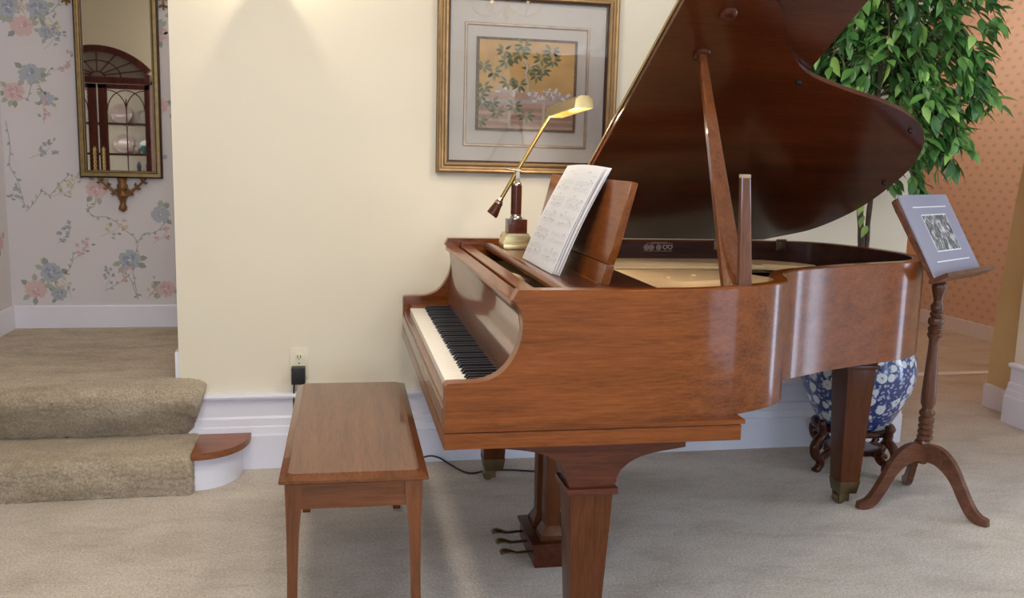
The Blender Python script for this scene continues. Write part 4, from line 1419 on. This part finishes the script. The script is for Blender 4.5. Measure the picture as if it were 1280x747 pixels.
lathe(bm, [(.10, .189), (.138, .189), (.146, .196), (.163, .225), (.195, .285), (.225, .35), (.240, .41), (.243, .45), (.236, .50), (.222, .535), (.212, .55), (.214, .56), (.222, .566), (.224, .574), (.218, .58), (.205, .575), (.20, .53), (.195, .50)], 0, 0, 56, cap=False)
c0 = bm.verts.new((0, 0, .189))
bm.verts.ensure_lookup_table()
for k in range(56): bm.faces.new((bm.verts[k], bm.verts[(k + 1) % 56], c0))
pot = thing('planter', 'large round blue and white floral porcelain planter behind the piano tail', 'planter', (GX, GY, 0))
obj('bowl', bm, M['porcelain'], pot, 50)
bm = BM(); lathe(bm, [(.205, .505), (.2, .528), (.12, .540), (.01, .542)], 0, 0, 40)
obj('moss', bm, M['soil'], pot, 50)
ficus = thing('ficus_tree', 'tall weeping ficus with dense green leaves, in the corner behind the piano', 'tree', (GX, GY, .52))
def W2(x, y, z): return (x - GX, y - GY, z - .52)
bm = BM()
for pts, r0 in (([(GX + .01, GY, .5), (2.262, 3.50, .75), (2.235, 3.50, 1.0), (2.21, 3.49, 1.2), (2.23, 3.46, 1.5), (2.22, 3.44, 1.8), (2.27, 3.43, 2.2)], .017),
                ([(GX + .05, GY + .02, .5), (2.29, 3.52, .75), (2.268, 3.51, 1.0), (2.262, 3.49, 1.2), (2.29, 3.46, 1.45), (2.36, 3.42, 1.75), (2.40, 3.40, 2.1)], .014)):
    P = spline([W2(*p) for p in pts], 6)
    tube(bm, P, [r0 * (1 - .55 * i / len(P)) * (1 + .08 * math.sin(i * 1.7)) for i in range(len(P))], 10)
obj('trunk', bm, M['bark'], ficus, 60)
rl = random.Random(17)
fol = BM(); br = BM()
def lid_side(p):
    """signed distance outside the open lid, in piano space"""
    c, s = math.cos(-PDEL), math.sin(-PDEL)
    dx, dy = p[0] - PX, p[1] - PY
    y = s * dx + c * dy; x = c * dx - s * dy
    d = (y - PW) * math.sin(TH) + (p[2] - HZ) * math.cos(TH)
    return x, d
def add_leaf(p, d, L_, w, mi):
    d = d.normalized()
    sd = d.cross(Vector((rl.uniform(-.4, .4), rl.uniform(-.4, .4), 1)))
    if sd.length < .1: sd = Vector((1, 0, 0))
    sd.normalize()
    up = sd.cross(d).normalized()
    if up.z < 0: up = -up; 
    mid, lf, rt = [], [], []
    for t, ww in ((0, 0), (.16, .55), (.38, 1), (.62, .86), (.84, .38), (1, 0)):
        cc = p + d * (L_ * t) - up * (L_ * .22 * t * t)
        mid.append(fol.verts.new(cc))
        if 0 < ww:
            lf.append(fol.verts.new(cc + sd * w * ww + up * w * ww * .35)); rt.append(fol.verts.new(cc - sd * w * ww + up * w * ww * .35))
    for s_, flip in ((lf, 0), (rt, 1)):
        fs = [(mid[0], mid[1], s_[0])] + [(mid[i + 1], mid[i + 2], s_[i + 1], s_[i]) for i in range(3)] + [(mid[4], mid[5], s_[3])]
        for f in fs:
            ff = fol.faces.new(f if not flip else f[::-1]); ff.material_index = mi
blobs = [((2.13, 3.46, 1.70), (.30, .20, .27), 30), ((2.42, 3.38, 1.70), (.22, .22, .24), 26), ((2.02, 3.52, 1.86), (.22, .18, .2), 14), ((2.28, 3.42, 2.03), (.36, .28, .24), 30),
         ((2.40, 3.36, 1.47), (.15, .14, .16), 13), ((2.32, 3.36, 1.27), (.12, .12, .10), 8), ((2.52, 3.33, 1.66), (.10, .12, .12), 7), ((1.96, 3.58, 1.70), (.17, .12, .17), 18)]
tips = []
for c, r, n in blobs:
    for k in range(n):
        while True:
            q = Vector((rl.uniform(-1, 1), rl.uniform(-1, 1), rl.uniform(-1, 1)))
            if q.length < 1: break
        tips.append((Vector((c[0] + q.x * r[0], c[1] + q.y * r[1], c[2] + q.z * r[2])), Vector(c)))
extra = [Vector(p) for p in ((2.53, 3.30, 1.90), (2.57, 3.29, 1.93), (2.50, 3.30, 1.80), (2.42, 3.30, 1.98))]
tips += [(p, Vector((2.36, 3.36, 1.9))) for p in extra]
def ok(p):
    x, d = lid_side(p)
    return p.y < 3.76 and (d > .075 or x > 2.02) and not (p.y < 3.26 and p.z < 1.30)
for tip, c in tips:
    zc = min(2.15, max(1.25, tip.z + .12))
    start = Vector((2.225 + .06 * rl.random(), 3.46, zc))
    out_ = (tip - start)
    sag = Vector((0, 0, .10))
    P = spline([start, start + out_ * .5 + sag, tip + Vector((0, 0, .02)), tip + Vector((out_.x * .12, out_.y * .12, -.07))], 4)
    good = [p for p in P if ok(p)]
    if len(good) < 4: continue
    tube(br, [Vector(W2(*p)) for p in good], [.004 - .0028 * i / len(good) for i in range(len(good))], 5)
    m = len(P)
    for i in range(m // 2 - 1, m):
        for s_ in (0, 1):
            p = P[i]
            if not ok(p): continue
            od = Vector((p.x - 2.25, p.y - 3.46, 0))
            d = Vector((rl.uniform(-.8, .8), rl.uniform(-.8, .8), rl.uniform(-1.15, .1))) + od.normalized() * .45
            L_ = rl.uniform(.064, .098)
            e = p + d.normalized() * L_
            if not ok(e): continue
            add_leaf(Vector(W2(*p)), d, L_, L_ * rl.uniform(.19, .25), rl.choices((0, 1, 2), (5, 4, 1.3))[0])
for p in ((2.215, 3.46, 1.10), (2.22, 3.44, 1.06), (2.20, 3.45, 1.15)):
    add_leaf(Vector(W2(*p)), Vector((-.5, -.3, -.6)), .06, .014, 2)
obj('branches', br, M['twig'], ficus, 60)
obj('foliage', fol, M['leaf'], ficus, 60)

# ------------------------------------------------------------------ music stand with a mounted photograph
SX, SY = 2.272, 3.02
ms = thing('music_stand', 'turned wooden tripod music stand at the tail of the piano', 'music stand', (SX, SY, 0))
bm = BM()
col = [(.013, .168), (.017, .172), (.019, .20), (.019, .245), (.024, .252), (.022, .262), (.029, .268), (.029, .280), (.022, .285), (.028, .291), (.028, .302), (.022, .307), (.028, .313), (.028, .323), (.022, .328), (.028, .334), (.029, .350), (.022, .357),
       (.028, .364), (.030, .374), (.022, .384), (.020, .392), (.027, .41), (.0275, .44), (.025, .50), (.021, .58), (.018, .645), (.019, .660), (.026, .672), (.027, .680), (.022, .686), (.026, .693), (.027, .704), (.020, .711), (.027, .718), (.029, .730), (.027, .741),
       (.019, .746), (.024, .752), (.024, .762), (.019, .767), (.024, .775), (.025, .788), (.016, .802), (.017, .815), (.025, .845), (.028, .862), (.024, .878), (.015, .886), (.015, .90)]
lathe(bm, col, 0, 0, 24)
obj('column', bm, M['standZ'], ms, 40)
for a in (182, 295, 66):
    a = R(a)
    top = spline([(.010, .247), (.05, .252), (.095, .235), (.135, .195), (.17, .135), (.205, .075), (.235, .040), (.270, .028)], 5)
    bot = spline([(.272, .004), (.235, 0), (.195, .018), (.158, .068), (.128, .118), (.095, .155), (.055, .178), (.010, .182)], 5)
    bm = BM(); prism(bm, [(p[0], p[1]) for p in top] + [(p[0], p[1]) for p in bot], -.013, .013, 'Y', .003)
    q = Matrix.Rotation(a, 4, 'Z')
    for v in bm.verts: v.co = q @ v.co
    lg = obj('leg', bm, M['standX'], ms, 30)
PH, TT = .564, .512
BP = Vector((2.075, 2.783, .9254)) - Vector((SX, SY, 0))
wv = Vector((math.cos(PH), math.sin(PH), 0)); bv = Vector((-math.sin(PH), math.cos(PH), 0)); uv_ = Vector((0, 0, math.cos(TT))) + bv * math.sin(TT)
nv_ = wv.cross(uv_)   # towards the reader
Q = Matrix(((wv.x, uv_.x, nv_.x, BP.x), (wv.y, uv_.y, nv_.y, BP.y), (wv.z, uv_.z, nv_.z, BP.z), (0, 0, 0, 1)))
BW, BH = .434, .3165
def onboard(bm):
    for v in bm.verts: v.co = Q @ v.co
    return bm
bm = BM()
side = [(.012, -.012), (.012, .06), (-.006, .14), (-.010, .22), (-.018, BH - .05), (-.014, BH - .012), (.01, BH - .004), (BW / 2, BH - .002)]
pts = side + [(BW - x, y) for x, y in reversed(side[:-1])]
prism(bm, pts, -.026, -.006, 'Z', .003)
obj('desk_board', onboard(bm), M['standX'], ms, 30)
bm = BM()
prism(bm, [(-.006, -.006), (.0, -.014), (BW + .012, -.014), (BW + .032, -.004), (BW + .012, .002), (.0, .002)], -.026, .045, 'Z', .003)
obj('ledge', onboard(bm), M['standX'], ms, 30)
bm = BM(); tube(bm, [(0, 0, .895), Q @ Vector((BW / 2, .05, -.034))], .010, 10)
bx(bm, -.02, .02, -.012, .012, .886, .90, .002)
obj('tilt_bracket', bm, M['standX'], ms, 40)
ph = thing('mounted_photograph', 'black and white photograph in a lilac-grey mat, resting on the music stand', 'photograph', tuple(Vector((SX, SY, 0))))
bm = BM(); bx(bm, .002, BW - .002, .0025, BH + .004, -.0055, .000, 0)
obj('mat_board', onboard(bm), M['mat_lilac'], ph)
bm = BM()
def rectb(x0, x1, y0, y1, z, m=0):
    f = bm.faces.new([bm.verts.new((x, y, z)) for x, y in ((x0, y0), (x1, y0), (x1, y1), (x0, y1))]); f.material_index = m
rectb(.075, .375, .268, .272, .0006); rectb(.075, .375, .054, .058, .0006)
rectb(.118, .338, .093, .240, .0005)
obj('ruled_border', onboard(bm), M['white_card'], ph)
bm = BM(); bx(bm, .122, .334, .097, .236, .0004, .0012)
obj('print', onboard(bm), M['photo'], ph)

# ------------------------------------------------------------------ picture edge-on in the hallway
hp = thing('hall_picture', 'narrow dark-framed panel hanging on the pink dotted wall of the hallway', 'picture', (0, 0, 0))
bm = BM(); bx(bm, 4.985, 5.03, 6.655, 6.715, 1.46, 1.95, .004)
obj('frame', bm, M['black_frame'], hp, 30)
bm = BM(); bx(bm, 4.983, 4.987, 6.668, 6.702, 1.48, 1.93)
obj('panel', bm, M['umber'], hp)

# ------------------------------------------------------------------ lamps of the place, then added fill lights and daylight
sc_ = thing('wall_sconce', 'brass candle sconce on the cream wall beyond the top of the photograph', 'sconce', (-.215, WY, 2.06))
bm = BM(); lathe(bm, [(.045, 0), (.045, .006), (.03, .014), (.012, .018)], 0, 0, 24)
for v in bm.verts: v.co = Vector((v.co.x, -v.co.z, v.co.y - .06))
obj('back_plate', bm, M['brass'], sc_, 40)
bm = BM(); tube(bm, spline([(0, -.01, -.06), (0, -.06, -.085), (0, -.105, -.075), (0, -.11, -.04)], 6), .006, 8)
obj('arm', bm, M['brass'], sc_, 40)
bm = BM(); lathe(bm, [(.006, -.045), (.03, -.035), (.062, -.018), (.066, -.012), (.06, -.010), (.02, -.02)], 0, -.11, 28)
obj('drip_pan', bm, M['brass'], sc_, 40)
bm = BM(); lathe(bm, [(.010, -.018), (.010, .02), (.014, .03), (.017, .05), (.012, .075), (.002, .095)], 0, -.11, 16)
obj('bulb', bm, M['bulb'], sc_, 40)
def point(name, loc, col, e, r, parent=None):
    l = bpy.data.lights.new(name, 'POINT'); l.energy = e; l.color = col; l.shadow_soft_size = r
    o = bpy.data.objects.new(name, l); COL.objects.link(o); o.location = loc
    if parent: o.parent = parent
    return o
point('sconce_light', (0, -.11, .125), (1, .84, .62), 8, .012, sc_)
ch = thing('chandelier', 'brass chandelier with candle bulbs hanging out of view above the room', 'chandelier', (1.25, 1.1, CEIL))
bm = BM()
tube(bm, [(0, 0, 0), (0, 0, -.28)], .006, 8)
lathe(bm, [(.05, 0), (.05, -.012), (.02, -.03)], 0, 0, 20)
lathe(bm, [(.012, -.26), (.035, -.30), (.02, -.36), (.03, -.40), (.045, -.43), (.03, -.47), (.008, -.50)], 0, 0, 20)
obj('stem', bm, M['brass'], ch, 40)
for k in range(6):
    a = 2 * PI * k / 6 + .3
    c_, s_ = math.cos(a), math.sin(a)
    bm = BM()
    tube(bm, spline([(.03 * c_, .03 * s_, -.42), (.12 * c_, .12 * s_, -.47), (.22 * c_, .22 * s_, -.44), (.26 * c_, .26 * s_, -.36)], 6), .007, 8)
    lathe(bm, [(.03, -.36), (.035, -.35), (.012, -.345)], .26 * c_, .26 * s_, 16)
    obj('arm', bm, M['brass'], ch, 40)
    bm = BM()
    lathe(bm, [(.009, -.345), (.012, -.32), (.015, -.30), (.010, -.275), (.002, -.26)], .26 * c_, .26 * s_, 12)
    obj('bulb', bm, M['bulb'], ch, 40)
point('chandelier_light', (0, 0, -.22), (1, .86, .68), 9, .012, ch)
hl = thing('hall_ceiling_lamp', 'frosted ceiling lamp in the pink hallway', 'lamp', (4.0, 5.9, CEIL))
bm = BM(); lathe(bm, [(.14, 0), (.16, -.02), (.15, -.07), (.09, -.11), (.01, -.12)], 0, 0, 28)
obj('bowl', bm, M['china'], hl, 50)
point('hall_light', (4.0, 5.9, 2.4), (1, .88, .74), 22, .12)
point('landing_light', (.3, 4.5, 2.4), (1, .90, .80), 12, .12)


def area(name, loc, rot, sx, sy, e, col):
    l = bpy.data.lights.new(name, 'AREA'); l.shape = 'RECTANGLE'; l.size = sx; l.size_y = sy; l.energy = e; l.color = col
    o = bpy.data.objects.new(name, l); COL.objects.link(o); o.location = loc; o.rotation_euler = rot
    return o
for z in (1.225, 1.485, 1.825):
    area('added_cabinet_fill', (-1.89, 1.435, z), (R(-48), 0, 0), .7, .02, .9, (1, .94, .86))  # added strips that brighten the cabinet interior, not real fittings
for dx, dy, e, wh in ((-.32, 2.10, 20, 'above the left half of the cream wall'), (1.2, 2.6, 11, 'above the open piano lid'), (.25, 1.25, 17, 'in front of the piano bench')):  # unseen ceiling lights, added to brighten the wall, sheets and floor
    dl = thing('added_downlight', 'added unseen ceiling downlight ' + wh, 'added light', (dx, dy, CEIL))
    bm = BM(); lathe(bm, [(.185, 0), (.185, -.006), (.165, -.010), (.158, -.004), (.155, 0)], 0, 0, 32)
    obj('trim_ring', bm, M['china'], dl, 40)
    l = bpy.data.lights.new('added_downlight_beam', 'AREA'); l.shape = 'DISK'; l.size = .30; l.energy = e; l.color = (1, .90, .76)
    o = bpy.data.objects.new('added_downlight_beam', l); COL.objects.link(o); o.parent = dl; o.location = (0, 0, -.008)
DAY = (.64, .78, 1.0)
for (w0, w1, z0, z1), e in zip(WIN_R, (50, 48, 24, 80)):
    area('daylight', (3.665, (w0 + w1) / 2, (z0 + z1) / 2), (0, R(90), 0), z1 - z0, w1 - w0 + (.2 if z0 > 1.5 else 0), e * (w1 - w0), DAY)
for w0, w1, z0, z1 in WIN_L_ADDED:
    area('daylight', (-3.50, (w0 + w1) / 2, (z0 + z1) / 2), (0, R(-90), 0), z1 - z0, w1 - w0, 90 * (w1 - w0), DAY)  # light for the added left window
for w0, w1, z0, z1 in WIN_B:
    area('daylight', ((w0 + w1) / 2, -5.58, (z0 + z1) / 2), (R(90), 0, 0), w1 - w0, z1 - z0, 62 * (w1 - w0), DAY)

wld = bpy.data.worlds.new('sky'); SC.world = wld
wld.use_nodes = True
wld.node_tree.nodes['Background'].inputs[0].default_value = (.8, .9, 1, 1)
wld.node_tree.nodes['Background'].inputs[1].default_value = .4

# ------------------------------------------------------------------ camera
f, pitch, roll, yaw = 1140.1, .1519, .0259, .2043
cy, sy = math.cos(yaw), math.sin(yaw)
Fv = Vector((sy * math.cos(pitch), cy * math.cos(pitch), -math.sin(pitch)))
Rv = Vector((cy, -sy, 0)); Uv = Rv.cross(Fv)
R2 = Rv * math.cos(roll) + Uv * math.sin(roll)
U2 = -Rv * math.sin(roll) + Uv * math.cos(roll)
cam = bpy.data.cameras.new('camera'); cam.sensor_width = 36; cam.lens = f / 1280 * 36; cam.clip_start = .05
co = bpy.data.objects.new('camera', cam); COL.objects.link(co)
co.matrix_world = Matrix(((R2.x, U2.x, -Fv.x, 0), (R2.y, U2.y, -Fv.y, 0), (R2.z, U2.z, -Fv.z, 1.2956), (0, 0, 0, 1)))
SC.camera = co

SC.view_settings.view_transform = 'Standard'
SC.view_settings.look = 'None'
SC.view_settings.gamma = 1
SC.view_settings.use_curve_mapping = False
SC.view_settings.exposure = -.03
SC.cycles.use_denoising = True
SC.cycles.max_bounces = 10
SC.cycles.diffuse_bounces = 6
SC.cycles.sample_clamp_indirect = 6
